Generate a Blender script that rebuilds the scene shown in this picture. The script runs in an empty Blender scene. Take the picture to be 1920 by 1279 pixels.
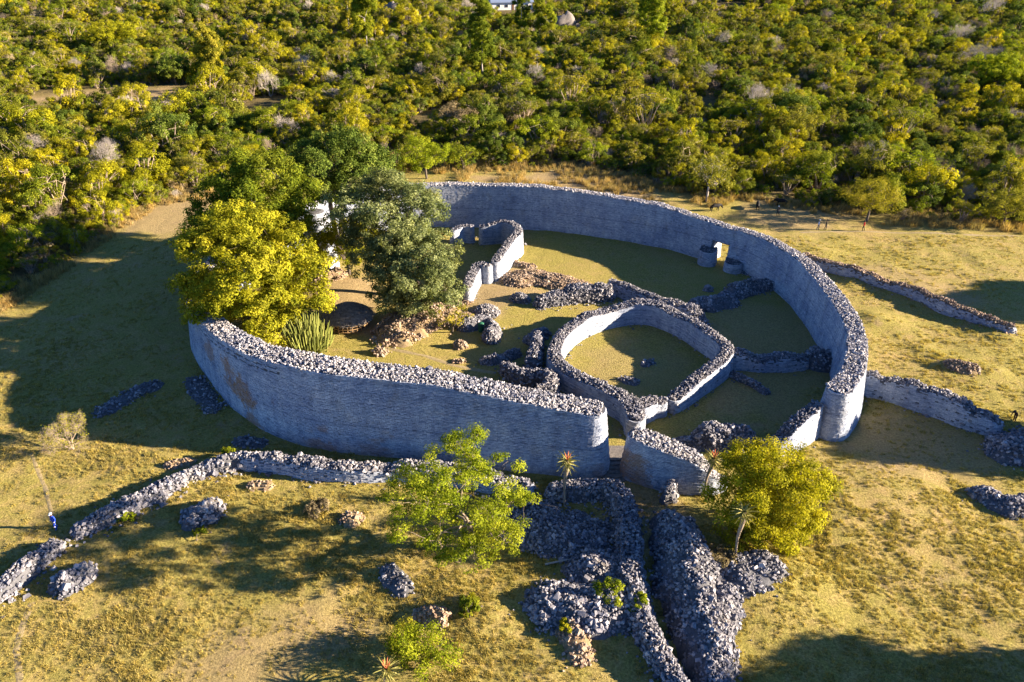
import bpy, math, random
import numpy as np
from mathutils import Vector, Euler, Matrix

# ------------------------------------------------------------------ camera, sky, sun, exposure
scene = bpy.context.scene
C = scene.collection
CAM_H, PITCH, FPX = 46.0, math.radians(29.0), 1450.0        # metres, radians, focal length in photo pixels
cam_d = bpy.data.cameras.new('camera'); cam = bpy.data.objects.new('camera', cam_d); C.objects.link(cam)
cam.location = (0, 0, CAM_H); cam.rotation_euler = (math.pi/2 - PITCH, 0, 0)
cam_d.sensor_width = 36; cam_d.lens = FPX/1920*36; cam_d.clip_start = 0.5; cam_d.clip_end = 5000
scene.camera = cam
SUN_EL, SUN_AZ = math.radians(15.8), math.radians(-3.0)      # azimuth measured from +x towards +y
sdir = Vector((math.cos(SUN_EL)*math.cos(SUN_AZ), math.cos(SUN_EL)*math.sin(SUN_AZ), math.sin(SUN_EL)))
w = bpy.data.worlds.new('World'); scene.world = w; w.use_nodes = True
nt = w.node_tree; bg = nt.nodes['Background']
sky = nt.nodes.new('ShaderNodeTexSky'); sky.sky_type = 'NISHITA'; sky.sun_disc = False
sky.sun_elevation = SUN_EL; sky.sun_rotation = math.pi/2 - SUN_AZ
sky.altitude = 1100; sky.air_density = 0.75; sky.dust_density = 0.0; sky.ozone_density = 6.0
nt.links.new(sky.outputs[0], bg.inputs[0]); bg.inputs[1].default_value = 0.055
sun_d = bpy.data.lights.new('sun', 'SUN'); sun_d.energy = 5.0; sun_d.angle = math.radians(0.5); sun_d.color = (1.0, 0.84, 0.63)
sun = bpy.data.objects.new('sun', sun_d); C.objects.link(sun)
sun.rotation_euler = sdir.to_track_quat('Z', 'Y').to_euler(); sun.location = sdir*200
scene.render.engine = 'CYCLES'
vs = scene.view_settings; vs.view_transform = 'Standard'; vs.look = 'None'; vs.exposure = 2.42; vs.gamma = 1; vs.use_curve_mapping = False

rng = np.random.default_rng(7); random.seed(7)
def R(a): return math.radians(a)

# ------------------------------------------------------------------ noise and terrain
_lat = np.random.default_rng(3).random((8, 256, 256))
def vnoise(x, y, s, k=0):
    x = np.asarray(x, float)/s + 1000; y = np.asarray(y, float)/s + 1000
    xi = np.floor(x).astype(int); yi = np.floor(y).astype(int); fx = x-xi; fy = y-yi
    fx = fx*fx*(3-2*fx); fy = fy*fy*(3-2*fy); L = _lat[k % 8]
    a = L[xi % 256, yi % 256]; b = L[(xi+1) % 256, yi % 256]; c = L[xi % 256, (yi+1) % 256]; d = L[(xi+1) % 256, (yi+1) % 256]
    return (a*(1-fx)+b*fx)*(1-fy) + (c*(1-fx)+d*fx)*fy
def sstep(a, b, x):
    t = np.clip((np.asarray(x, float)-a)/(b-a), 0, 1); return t*t*(3-2*t)
def ray(px, py):
    a = (px-960)/FPX; b = -(py-639.5)/FPX
    return (a, math.cos(PITCH)+b*math.sin(PITCH), -math.sin(PITCH)+b*math.cos(PITCH))
def P(px, py, z=0.0):
    d = ray(px, py); t = (z-CAM_H)/d[2]
    return Vector((d[0]*t, d[1]*t, z))
MOUNDS = []
def mound(px, py, r, h, rx=1.0):
    p = P(px, py); MOUNDS.append((p.x, p.y, r, h, rx))
for a in ((1650, 600, 2.6, .55, 1.4), (1690, 545, 2.0, .35, 1.4), (1870, 628, 2.5, .5, 1.5), (1800, 688, 3.2, .55, 1.3), (1600, 530, 2.0, .5, 1.2),
          (1525, 470, 2.5, .45, 1.6), (1860, 700, 2, .4, 1.3), (1280, 1040, 5, 1.0, .8), (1420, 1080, 7, 1.1, 1.0), (1060, 1130, 6, .5, 1.1),
          (880, 1150, 4, .6, 1.2), (1640, 960, 9, .8, 1.3), (950, 560, 5, .35, 1.3), (640, 545, 6, .5, 1.2), (780, 600, 6, .5, 1.2), (300, 900, 5, .35, 1.6), (1224, 985, 1.0, -.6, 1), (1221, 1020, .9, -1.3, 1), (1223, 1060, .9, -1.3, 1), (1230, 1100, .9, -1.3, 1), (1240, 1140, .9, -1.3, 1), (1256, 1180, .9, -1.3, 1), (1276, 1220, .9, -1.3, 1), (1298, 1260, .9, -1.3, 1)):
    mound(*a)
def G(x, y):
    x = np.asarray(x, float); y = np.asarray(y, float)
    z = 0.042*np.maximum(0, y-150)*sstep(140, 190, y)
    z = z + (vnoise(x, y, 60, 1)-.5)*6*sstep(150, 260, y)
    z = z + (vnoise(x, y, 14, 2)-.5)*.3
    ins = sstep(36, 30, np.hypot((x-3)/1.05, (y-88)/.95))
    z = z + ((vnoise(x, y, 3.1, 3)-.5)*.2 + (vnoise(x, y, 1.3, 4)-.5)*.12)*(1-.75*ins)*sstep(150, 110, y)
    for mx, my, r, h, rx in MOUNDS:
        z = z + h*np.exp(-(((x-mx)/rx)**2+(y-my)**2)/(r*r*.5))
    return z
def g(x, y): return float(G(x, y))
def PG(px, py):                                               # the ground point seen at a photo pixel
    z = 0.0
    for _ in range(12):
        p = P(px, py, z); z = .5*z+.5*g(p.x, p.y)
    p = P(px, py, z); p.z = g(p.x, p.y); return p

# ------------------------------------------------------------------ mesh helpers
def fast_mesh(name, v, f, mats, attrs=None, smooth=False, midx=None):
    v = np.ascontiguousarray(v, dtype=np.float32).reshape(-1, 3); f = np.ascontiguousarray(f, dtype=np.int32)
    me = bpy.data.meshes.new(name); n = f.shape[1]
    me.vertices.add(len(v)); me.vertices.foreach_set('co', v.ravel())
    me.loops.add(f.size); me.loops.foreach_set('vertex_index', f.ravel())
    me.polygons.add(len(f)); me.polygons.foreach_set('loop_start', np.arange(0, f.size, n, dtype=np.int32))
    me.polygons.foreach_set('use_smooth', np.full(len(f), smooth))
    for m in (mats if isinstance(mats, (list, tuple)) else [mats]): me.materials.append(m)
    if midx is not None: me.polygons.foreach_set('material_index', np.asarray(midx, np.int32))
    for k, a in (attrs or {}).items():
        a = np.asarray(a, np.float32)
        at = me.attributes.new(k, 'FLOAT', 'FACE' if len(a) == len(f) else 'POINT'); at.data.foreach_set('value', a)
    me.update(calc_edges=True); me.validate(); return me
def mesh_obj(name, me, parent=None, loc=None):
    o = bpy.data.objects.new(name, me); C.objects.link(o)
    if parent: o.parent = parent
    if loc is not None: o.location = loc
    return o
def empty(name, loc, label, cat, group=None, rz=0):
    o = bpy.data.objects.new(name, None); C.objects.link(o); o.location = loc; o.rotation_euler[2] = rz; o.empty_display_size = .2
    return tag(o, label, cat, group)
def tag(o, label=None, cat=None, group=None, kind=None):
    if label: o['label'] = label
    if cat: o['category'] = cat
    if group: o['group'] = group
    if kind: o['kind'] = kind
    elif cat and 'kind' not in o: o['kind'] = 'thing'
    return o
class MB:                                                     # collects polygons
    def __init__(s): s.v = []; s.f = []
    def add(s, v, f):
        k = len(s.v); s.v += [tuple(p) for p in v]; s.f += [tuple(i+k for i in q) for q in f]
    def tube(s, pts, rad, n=6, cap=True):
        pts = [Vector(p) for p in pts]; k = len(s.v); m = len(pts)
        for i, p in enumerate(pts):
            t = (pts[min(i+1, m-1)]-pts[max(i-1, 0)]).normalized()
            a = t.orthogonal().normalized() if i == 0 else (a - t*a.dot(t)).normalized()
            b = t.cross(a)
            for j in range(n):
                an = 2*math.pi*j/n; s.v.append(tuple(p + (a*math.cos(an)+b*math.sin(an))*rad[i]))
        for i in range(m-1):
            for j in range(n):
                s.f.append((k+i*n+j, k+i*n+(j+1) % n, k+(i+1)*n+(j+1) % n, k+(i+1)*n+j))
        if cap:
            s.f.append(tuple(k+j for j in range(n))[::-1]); s.f.append(tuple(k+(m-1)*n+j for j in range(n)))
    def box(s, x0, x1, y0, y1, z0, z1):
        s.add([(x0, y0, z0), (x1, y0, z0), (x1, y1, z0), (x0, y1, z0), (x0, y0, z1), (x1, y0, z1), (x1, y1, z1), (x0, y1, z1)],
              [(3, 2, 1, 0), (4, 5, 6, 7), (0, 1, 5, 4), (1, 2, 6, 5), (2, 3, 7, 6), (3, 0, 4, 7)])
    def lathe(s, prof, n=20):
        k = len(s.v)
        for r, z in prof:
            for j in range(n): s.v.append((r*math.cos(2*math.pi*j/n), r*math.sin(2*math.pi*j/n), z))
        for i in range(len(prof)-1):
            for j in range(n): s.f.append((k+i*n+j, k+i*n+(j+1) % n, k+(i+1)*n+(j+1) % n, k+(i+1)*n+j))
        s.f.append(tuple(k+j for j in range(n))[::-1]); s.f.append(tuple(k+(len(prof)-1)*n+j for j in range(n)))
    def mesh(s, name, mat, smooth=False):
        me = bpy.data.meshes.new(name); me.from_pydata(s.v, [], s.f); me.materials.append(mat)
        me.polygons.foreach_set('use_smooth', [smooth]*len(me.polygons)); me.update(); return me
    def build(s, name, mat, parent=None, smooth=False, loc=None): return mesh_obj(name, s.mesh(name, mat, smooth), parent, loc)

# ------------------------------------------------------------------ materials
def newmat(name):
    m = bpy.data.materials.new(name); m.use_nodes = True; n = m.node_tree.nodes; n.clear()
    out = n.new('ShaderNodeOutputMaterial'); return m, m.node_tree, n, out
def N(t, kind, **kw):
    n = t.nodes.new(kind)
    for k, v in kw.items():
        if k.startswith('i_'): n.inputs[int(k[2:])].default_value = v
        else: setattr(n, k, v)
    return n
def ramp(t, stops, interp='LINEAR'):
    r = t.nodes.new('ShaderNodeValToRGB'); r.color_ramp.interpolation = interp; e = r.color_ramp.elements
    while len(e) < len(stops): e.new(.5)
    for el, (p, c) in zip(e, stops): el.position = p; el.color = (*c, 1)
    return r
def mixc(t, fac, a, b, blend='MIX'):
    m = t.nodes.new('ShaderNodeMix'); m.data_type = 'RGBA'; m.blend_type = blend
    for s, i in ((fac, 0), (a, 6), (b, 7)):
        if isinstance(s, (int, float)): m.inputs[i].default_value = s
        elif isinstance(s, tuple): m.inputs[i].default_value = (*s, 1)
        else: t.links.new(s, m.inputs[i])
    return m.outputs[2]
def noise(t, scale, detail=4, rough=.6, coord=None, dist=0):
    n = N(t, 'ShaderNodeTexNoise'); n.inputs['Scale'].default_value = scale; n.inputs['Detail'].default_value = detail
    n.inputs['Roughness'].default_value = rough; n.inputs['Distortion'].default_value = dist
    if coord is None:
        coord = N(t, 'ShaderNodeNewGeometry').outputs['Position']
    t.links.new(coord, n.inputs['Vector']); return n.outputs[0]
def attr(t, name): return N(t, 'ShaderNodeAttribute', attribute_name=name).outputs['Fac']
def bsdf(t, out, col, rough=.9, bump=None, bstr=.5, bdist=.05, spec=.2):
    b = N(t, 'ShaderNodeBsdfPrincipled'); b.inputs['Roughness'].default_value = rough; b.inputs['Specular IOR Level'].default_value = spec
    if isinstance(col, tuple): b.inputs['Base Color'].default_value = (*col, 1)
    else: t.links.new(col, b.inputs['Base Color'])
    if bump is not None:
        bn = N(t, 'ShaderNodeBump'); bn.inputs['Strength'].default_value = bstr; bn.inputs['Distance'].default_value = bdist
        t.links.new(bump, bn.inputs['Height']); t.links.new(bn.outputs[0], b.inputs['Normal'])
    t.links.new(b.outputs[0], out.inputs[0]); return b
def mathn(t, op, a, b):
    m = N(t, 'ShaderNodeMath', operation=op)
    for i, s in ((0, a), (1, b)):
        if isinstance(s, (int, float)): m.inputs[i].default_value = s
        else: t.links.new(s, m.inputs[i])
    return m.outputs[0]

def stone_mat(name, dark, mid, light, stain=(.33, .16, .06)):
    m, t, n, out = newmat(name)
    r = ramp(t, [(0, dark), (.5, mid), (1, light)]); t.links.new(attr(t, 'tone'), r.inputs[0])
    big = noise(t, .35, 3); br = ramp(t, [(.35, (.72, .74, .80)), (.65, (1.08, 1.05, 1.0))]); t.links.new(big, br.inputs[0])
    c = mixc(t, 1.0, r.outputs[0], br.outputs[0], 'MULTIPLY')
    fine = noise(t, 14, 5); fr = ramp(t, [(.3, (.7, .7, .7)), (.7, (1.2, 1.2, 1.2))]); t.links.new(fine, fr.inputs[0])
    c = mixc(t, 1.0, c, fr.outputs[0], 'MULTIPLY')
    gp = N(t, 'ShaderNodeNewGeometry').outputs['Position']; vm_ = N(t, 'ShaderNodeVectorMath', operation='MULTIPLY'); t.links.new(gp, vm_.inputs[0]); vm_.inputs[1].default_value = (1, 1, .16)
    sn = noise(t, 1.1, 5, .65, vm_.outputs[0]); sr_ = ramp(t, [(.33, (.70, .70, .72)), (.5, (1, 1, 1)), (.68, (1.14, 1.1, 1.04))]); t.links.new(sn, sr_.inputs[0]); c = mixc(t, .8, c, sr_.outputs[0], 'MULTIPLY')
    bt = noise(t, .5, 4, .7); bt_r = ramp(t, [(.56, (0, 0, 0)), (.72, (1, 1, 1))]); t.links.new(bt, bt_r.inputs[0]); c = mixc(t, mathn(t, 'MULTIPLY', bt_r.outputs[0], .35), c, (.36, .30, .22))
    c = mixc(t, attr(t, 'stain'), c, stain)
    bsdf(t, out, c, .92, fine, .6, .04); return m
M = {}
M['facing'] = stone_mat('coursed_granite', (.19, .222, .295), (.375, .415, .50), (.56, .58, .635))
M['rubble'] = stone_mat('rubble_granite', (.07, .071, .088), (.21, .205, .23), (.45, .43, .445))
M['sunlit_rubble'] = stone_mat('sunlit_rubble_granite', (.12, .12, .14), (.33, .32, .345), (.62, .59, .585))  # rubble tones lightened: sunlight on the outer wall crests put into the colour
M['brown_rubble'] = stone_mat('earthy_rubble', (.17, .11, .07), (.33, .24, .17), (.48, .38, .29))
def earth_mat(name, a, b):
    m, t, n, out = newmat(name); f = noise(t, 3.5, 6); r = ramp(t, [(.3, a), (.7, b)]); t.links.new(f, r.inputs[0])
    bsdf(t, out, r.outputs[0], .95, noise(t, 12, 5), .7, .08); return m
M['core'] = earth_mat('wall_core', (.06, .06, .07), (.13, .13, .14))
M['earth'] = earth_mat('dry_earth', (.16, .11, .06), (.30, .22, .12))
M['clay'] = earth_mat('bare_clay', (.38, .23, .13), (.52, .35, .21))
M['path'] = earth_mat('trodden_path', (.22, .17, .08), (.36, .28, .15))
M['bark'] = earth_mat('bark', (.07, .055, .045), (.15, .12, .095))
M['pale_bark'] = earth_mat('pale_bark', (.26, .22, .19), (.44, .39, .34))
M['twig'] = earth_mat('dry_twig', (.20, .15, .11), (.34, .27, .20))
M['thatch'] = earth_mat('grey_thatch', (.10, .085, .075), (.32, .27, .23))
M['wood'] = earth_mat('weathered_wood', (.22, .13, .06), (.40, .26, .13))
M['granite'] = earth_mat('boulder_granite', (.10, .09, .085), (.23, .20, .18))
def plain(name, col, rough=.8):
    m, t, n, out = newmat(name); f = noise(t, 9, 4); r = ramp(t, [(.3, tuple(c*.8 for c in col)), (.7, tuple(min(1, c*1.15) for c in col))])
    t.links.new(f, r.inputs[0]); bsdf(t, out, r.outputs[0], rough); return m
def leaf_mat(name, dark, mid, light, trans=.35, var=.25, warm=(.30, .22, .03)):
    m, t, n, out = newmat(name)
    r = ramp(t, [(0, dark), (.55, mid), (1, light)]); t.links.new(attr(t, 'tone'), r.inputs[0])
    oi = N(t, 'ShaderNodeObjectInfo'); rr = ramp(t, [(0, (1-var, 1-var*.7, 1-var)), (.5, (1, 1, 1)), (1, (1+var, 1+var*.7, .9))]); t.links.new(oi.outputs['Random'], rr.inputs[0])
    c = mixc(t, 1.0, r.outputs[0], rr.outputs[0], 'MULTIPLY')
    wn = noise(t, .11, 3); wr = ramp(t, [(.5, (0, 0, 0)), (.72, (1, 1, 1))]); t.links.new(wn, wr.inputs[0])
    c = mixc(t, mathn(t, 'MULTIPLY', wr.outputs[0], .22), c, warm)
    b = N(t, 'ShaderNodeBsdfPrincipled'); b.inputs['Roughness'].default_value = .75; b.inputs['Specular IOR Level'].default_value = .06
    tr = N(t, 'ShaderNodeBsdfTranslucent'); mx = N(t, 'ShaderNodeMixShader'); mx.inputs[0].default_value = trans
    t.links.new(c, b.inputs['Base Color']); tc = mixc(t, 1.0, c, (1.2, 1.2, .5), 'MULTIPLY'); t.links.new(tc, tr.inputs[0])
    t.links.new(b.outputs[0], mx.inputs[1]); t.links.new(tr.outputs[0], mx.inputs[2]); t.links.new(mx.outputs[0], out.inputs[0]); return m
M['leaf_yellow'] = leaf_mat('yellow_green_leaves', (.09, .105, .008), (.24, .24, .014), (.44, .40, .028), .38, .12)
M['leaf_green'] = leaf_mat('mid_green_leaves', (.055, .08, .008), (.155, .185, .014), (.32, .315, .024), .38, .25)
M['leaf_dark'] = leaf_mat('dark_green_leaves', (.035, .06, .01), (.10, .14, .02), (.22, .26, .045), .32, .2)
M['leaf_blue'] = leaf_mat('grey_green_leaves', (.065, .085, .03), (.16, .185, .07), (.31, .33, .14), .32, .1)
M['leaf_lime'] = leaf_mat('lime_leaves', (.08, .115, .006), (.20, .245, .012), (.37, .385, .03), .4, .1)
M['leaf_olive'] = leaf_mat('olive_leaves', (.075, .085, .012), (.19, .19, .022), (.35, .31, .045), .38, .3)
M['leaf_gold'] = leaf_mat('golden_leaves', (.13, .13, .008), (.32, .30, .012), (.52, .45, .025), .4, .2)
M['leaf_brown'] = leaf_mat('dry_brown_leaves', (.12, .09, .05), (.22, .17, .10), (.34, .27, .17), .3, .2)
M['grass_blade'] = leaf_mat('dry_grass_blades', (.15, .125, .035), (.33, .265, .075), (.50, .40, .15), .32, .25, (.40, .32, .11))
M['tall_grass'] = leaf_mat('tall_dry_grass', (.20, .14, .06), (.36, .26, .11), (.50, .38, .18), .3, .3, (.32, .18, .07))
M['aloe'] = leaf_mat('aloe_leaves', (.13, .14, .05), (.26, .25, .09), (.42, .36, .14), .15, .05)

m, t, n, out = newmat('grassland'); M['ground'] = m
fine = noise(t, 5.5, 7, .75); mid = noise(t, .7, 5, .65, dist=.6); big = noise(t, .07, 4)
r1 = ramp(t, [(.30, (.12, .09, .035)), (.48, (.30, .214, .08)), (.66, (.49, .36, .155))]); t.links.new(fine, r1.inputs[0])
r2 = ramp(t, [(.30, (.09, .08, .028)), (.5, (.245, .207, .05)), (.68, (.42, .345, .10))]); t.links.new(fine, r2.inputs[0])
mr = ramp(t, [(.36, (0, 0, 0)), (.55, (1, 1, 1))]); t.links.new(mathn(t, 'ADD', mathn(t, 'MULTIPLY', mid, .55), mathn(t, 'MULTIPLY', big, .45)), mr.inputs[0])
c = mixc(t, mr.outputs[0], r1.outputs[0], r2.outputs[0])
c = mixc(t, attr(t, 'lawn'), c, r2.outputs[0])
rd = ramp(t, [(.3, (.20, .135, .065)), (.7, (.40, .29, .165))]); t.links.new(fine, rd.inputs[0])
br = ramp(t, [(.60, (0, 0, 0)), (.70, (1, 1, 1))]); t.links.new(noise(t, .22, 5, .65), br.inputs[0])
c = mixc(t, mathn(t, 'MULTIPLY', br.outputs[0], .6), c, rd.outputs[0])
c = mixc(t, attr(t, 'bare'), c, rd.outputs[0])
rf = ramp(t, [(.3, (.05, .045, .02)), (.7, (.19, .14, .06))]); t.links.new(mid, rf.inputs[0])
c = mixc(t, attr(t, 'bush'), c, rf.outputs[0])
bsdf(t, out, c, .95, mathn(t, 'ADD', fine, mathn(t, 'MULTIPLY', mid, .6)), .9, .22, .1)

# ------------------------------------------------------------------ ground
EDGE_PX = [(-500, 640), (0, 575), (60, 540), (130, 497), (215, 432), (290, 385), (385, 365), (440, 335), (560, 320), (700, 325), (830, 322), (950, 318), (1100, 325), (1230, 352), (1330, 382),
           (1400, 372), (1520, 392), (1650, 415), (1780, 424), (1920, 432), (2400, 455)]
EDGE = np.array([tuple(P(a, b))[:2] for a, b in EDGE_PX])
_eang = np.arctan2(EDGE[:, 0], EDGE[:, 1]); _er = np.hypot(EDGE[:, 0], EDGE[:, 1])
def beyond(x, y):                                              # metres past the edge of the bush, seen from the enclosure's front
    return np.hypot(x, y)-np.interp(np.arctan2(x, y), _eang, _er)
def axis(segs):
    a = []
    for s, e, d in segs: a += list(np.arange(s, e, d))
    return np.array(a+[segs[-1][1]])
xs = axis([(-1600, -300, 65), (-300, -110, 9), (-110, -72, 2), (-72, 72, .55), (72, 110, 2), (110, 300, 9), (300, 1600, 65)])
ys = axis([(-200, 10, 15), (10, 26, 1.5), (26, 128, .55), (128, 160, 2), (160, 700, 9), (700, 2600, 95)])
X, Y = np.meshgrid(xs, ys); Z = G(X, Y)
def polymask(px, soft):
    p = np.array([tuple(PG(a, b))[:2] for a, b in px]); cx, cy = p.mean(0); a0 = np.arctan2(p[:, 1]-cy, p[:, 0]-cx); o = np.argsort(a0); rr = np.hypot(p[:, 0]-cx, p[:, 1]-cy)[o]; a0 = a0[o]
    a0 = np.concatenate([a0-2*math.pi, a0, a0+2*math.pi]); rr = np.tile(rr, 3)
    def f(x, y):
        d = np.interp(np.arctan2(y-cy, x-cx), a0, rr)-np.hypot(x-cx, y-cy)
        return sstep(-soft, soft, d+(vnoise(x, y, 1.7, 5)-.5)*2*soft)
    return f
clay_f = polymask([(585, 530), (640, 518), (700, 530), (712, 560), (690, 590), (720, 640), (640, 590), (590, 575)], 1.0)
bare_fs = [(clay_f, .8), (polymask([(1340, 600), (1450, 560), (1540, 640), (1540, 760), (1300, 790), (1390, 690)], 3), .45), (polymask([(1120, 650), (1200, 640), (1290, 690), (1230, 740), (1150, 720)], 2.5), .35), (polymask([(880, 555), (960, 490), (1000, 520), (960, 560), (900, 600)], 1.5), .75),
           (polymask([(500, 1180), (620, 1130), (720, 1160), (560, 1240), (380, 1279), (330, 1260)], 2), .6),
           (polymask([(1170, 900), (1240, 925), (1225, 1000), (1215, 1060), (1195, 940)], .8), .6),
           (polymask([(1560, 830), (1760, 800), (1880, 820), (1800, 880), (1640, 870)], 2), .6),
           (polymask([(1580, 505), (1750, 530), (1850, 560), (1700, 545)], 1.5), .5),
           (polymask([(260, 395), (400, 375), (400, 425), (230, 430)], 2), .7), (polymask([(-20, 182), (130, 175), (240, 165), (390, 168), (370, 195), (220, 200), (60, 198)], 4), .9),
           (polymask([(860, 335), (1000, 330), (1220, 350), (1230, 375), (1000, 345)], 2), .8), (polymask([(1400, 385), (1600, 410), (1560, 425), (1400, 405)], 2), .6)]
def bare(x, y):
    b = np.zeros_like(np.asarray(x, float))
    for f, k in bare_fs: b = np.maximum(b, k*f(x, y))
    return b
lawn = sstep(34, 28, np.hypot((X-3)/1.05, (Y-86)/.95))*.3
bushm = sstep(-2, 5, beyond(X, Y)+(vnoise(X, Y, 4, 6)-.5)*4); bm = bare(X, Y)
V = np.stack([X, Y, Z], -1).reshape(-1, 3); ny, nx = X.shape
ii = (np.arange(ny-1)[:, None]*nx+np.arange(nx-1)[None]).ravel()
F = np.stack([ii, ii+1, ii+nx+1, ii+nx], -1)
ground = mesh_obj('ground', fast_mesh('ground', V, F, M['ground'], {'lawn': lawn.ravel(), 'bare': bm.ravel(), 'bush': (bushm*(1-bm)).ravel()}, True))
tag(ground, 'rolling ground of dry yellow grass around the stone enclosure', 'ground', kind='structure')
def path(px, wd, label):
    p = [PG(a, b) for a, b in px]; mb = MB(); pts = []
    for i in range(len(p)-1):
        k = max(2, int((p[i+1]-p[i]).length/.6))
        pts += [p[i].lerp(p[i+1], j/k) for j in range(k)]
    pts.append(p[-1]); v = []; f = []
    for i, q in enumerate(pts):
        tn = (pts[min(i+1, len(pts)-1)]-pts[max(i-1, 0)]); tn.z = 0; tn.normalize(); nn = Vector((-tn.y, tn.x, 0))
        ww = wd*(.75+.5*float(vnoise(q.x, q.y, 2.2, 1)))
        for j, s in enumerate((-1, -.5, 0, .5, 1)):
            a = q+nn*(s*ww/2); v.append((a.x, a.y, g(a.x, a.y)+(.012 if abs(s) < 1 else -.03)))
        if i: f += [((i-1)*5+j, (i-1)*5+j+1, i*5+j+1, i*5+j) for j in range(4)]
    mb.add(v, f); tag(mb.build('path', M['path'], smooth=True), label, 'path', kind='structure')
path([(58, 850), (70, 880), (85, 915), (92, 945), (97, 965)], .55, 'narrow trodden path running down to the person in blue')
path([(60, 1130), (40, 1180), (30, 1220), (38, 1279)], .7, 'pale trodden path at the lower left corner')
path([(1500, 436), (1600, 434), (1700, 437), (1800, 440), (1925, 444)], 1.0, 'pale footpath along the edge of the bush at right')
path([(720, 652), (800, 668), (850, 685), (930, 700)], .9, 'faint worn track across the lawn behind the front wall')

# ------------------------------------------------------------------ stones
_var = []
for k in range(8):
    b = np.array([(x, y, z) for z in (-.5, .5) for y in (-.5, .5) for x in (-.5, .5)], float)
    b = b*(1-.18*rng.random((8, 3)))+rng.normal(0, .09, (8, 3)); b[4:, :2] *= .78+.2*rng.random(); _var.append(b)
_var = np.array(_var); _bf = np.array([(0, 2, 3, 1), (4, 5, 7, 6), (0, 1, 5, 4), (1, 3, 7, 5), (3, 2, 6, 7), (2, 0, 4, 6)])
def rotm(ax, ay, az):
    cx, sx, cy, sy, cz, sz = np.cos(ax), np.sin(ax), np.cos(ay), np.sin(ay), np.cos(az), np.sin(az)
    return np.stack([np.stack([cz*cy, cz*sy*sx-sz*cx, cz*sy*cx+sz*sx], -1), np.stack([sz*cy, sz*sy*sx+cz*cx, sz*sy*cx-cz*sx], -1), np.stack([-sy, cy*sx, cy*cx], -1)], -2)
def stone_arrays(pos, size, tilt=.5, flat=.62):
    n = len(pos); k = rng.integers(0, 8, n)
    sc = np.stack([size*(1.0+.5*rng.random(n)), size*(.75+.4*rng.random(n)), size*(flat+.3*rng.random(n))], -1)
    rot = rotm(rng.normal(0, tilt, n), rng.normal(0, tilt, n), rng.random(n)*6.28)
    v = np.einsum('nij,nvj->nvi', rot, _var[k]*sc[:, None, :])+pos[:, None, :]
    f = (np.arange(n)*8)[:, None, None]+_bf[None]
    return v.reshape(-1, 3), f.reshape(-1, 4), np.repeat(np.clip(rng.normal(.5, .24, n), 0, 1), 6), (k, sc, rot)
_vm = {}
def stone_variant(k, mat):
    if (k, mat.name) not in _vm:
        _vm[(k, mat.name)] = fast_mesh('stone', _var[k], _bf, mat, {'tone': np.full(6, .3+.08*k), 'stain': np.zeros(6)})
    return _vm[(k, mat.name)]
def put_stones(name, pos, size, mat, parent, single=0, **kw):
    """loose stones: the largest as objects of their own, the rest joined"""
    o = parent.location; loc = pos-np.array([o.x, o.y, o.z]); order = np.argsort(-size)
    if single:
        top = order[:single]; _, _, _, (k, sc, rot) = stone_arrays(loc[top], size[top], **kw)
        for i in range(len(top)):
            s = mesh_obj('stone', stone_variant(int(k[i]), mat), parent); s.location = loc[top[i]]
            s.rotation_euler = Matrix(rot[i].tolist()).to_euler(); s.scale = sc[i]
        order = order[single:]
    if len(order):
        v, f, tone, _ = stone_arrays(loc[order], size[order], **kw)
        tag(mesh_obj('rubble', fast_mesh('rubble', v, f, mat, {'tone': tone, 'stain': np.zeros(len(f))}), parent), kind='stuff')
def catmull(pts, step):
    p = np.array(pts, float); n = len(p)
    if n == 2:
        k = max(2, int(np.linalg.norm((p[1]-p[0])[:2])/step)+1); return p[0]+(p[1]-p[0])*np.linspace(0, 1, k)[:, None]
    q = np.vstack([2*p[0]-p[1], p, 2*p[-1]-p[-2]]); o = []
    for i in range(1, n):
        a, b, c_, d = q[i-1], q[i], q[i+1], q[i+2]; k = max(1, int(np.linalg.norm((c_-b)[:2])/step)); tt = (np.arange(k)/k)[:, None]
        o.append(.5*(2*b+(c_-a)*tt+(2*a-5*b+4*c_-d)*tt**2+(3*b-3*c_+d-a)*tt**3))
    return np.vstack(o+[p[-1:]])
def outline(cl, ncap=9):
    """closed outline round a centreline: centre index, outward direction"""
    d = np.gradient(cl[:, :2], axis=0); d /= np.linalg.norm(d, axis=1)[:, None]+1e-9; nl = np.stack([-d[:, 1], d[:, 0]], -1)
    n = len(cl); idx = list(range(n)); D = [nl[i] for i in idx]; side = [1]*n
    for j in range(1, ncap):
        a = math.pi*j/ncap; idx.append(n-1); D.append(nl[-1]*math.cos(a)+d[-1]*math.sin(a)); side.append(0)
    for i in range(n-1, -1, -1): idx.append(i); D.append(-nl[i]); side.append(-1)
    for j in range(1, ncap):
        a = math.pi*j/ncap; idx.append(0); D.append(-nl[0]*math.cos(a)-d[0]*math.sin(a)); side.append(0)
    return np.array(idx), np.array(D), np.array(side)
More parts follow.
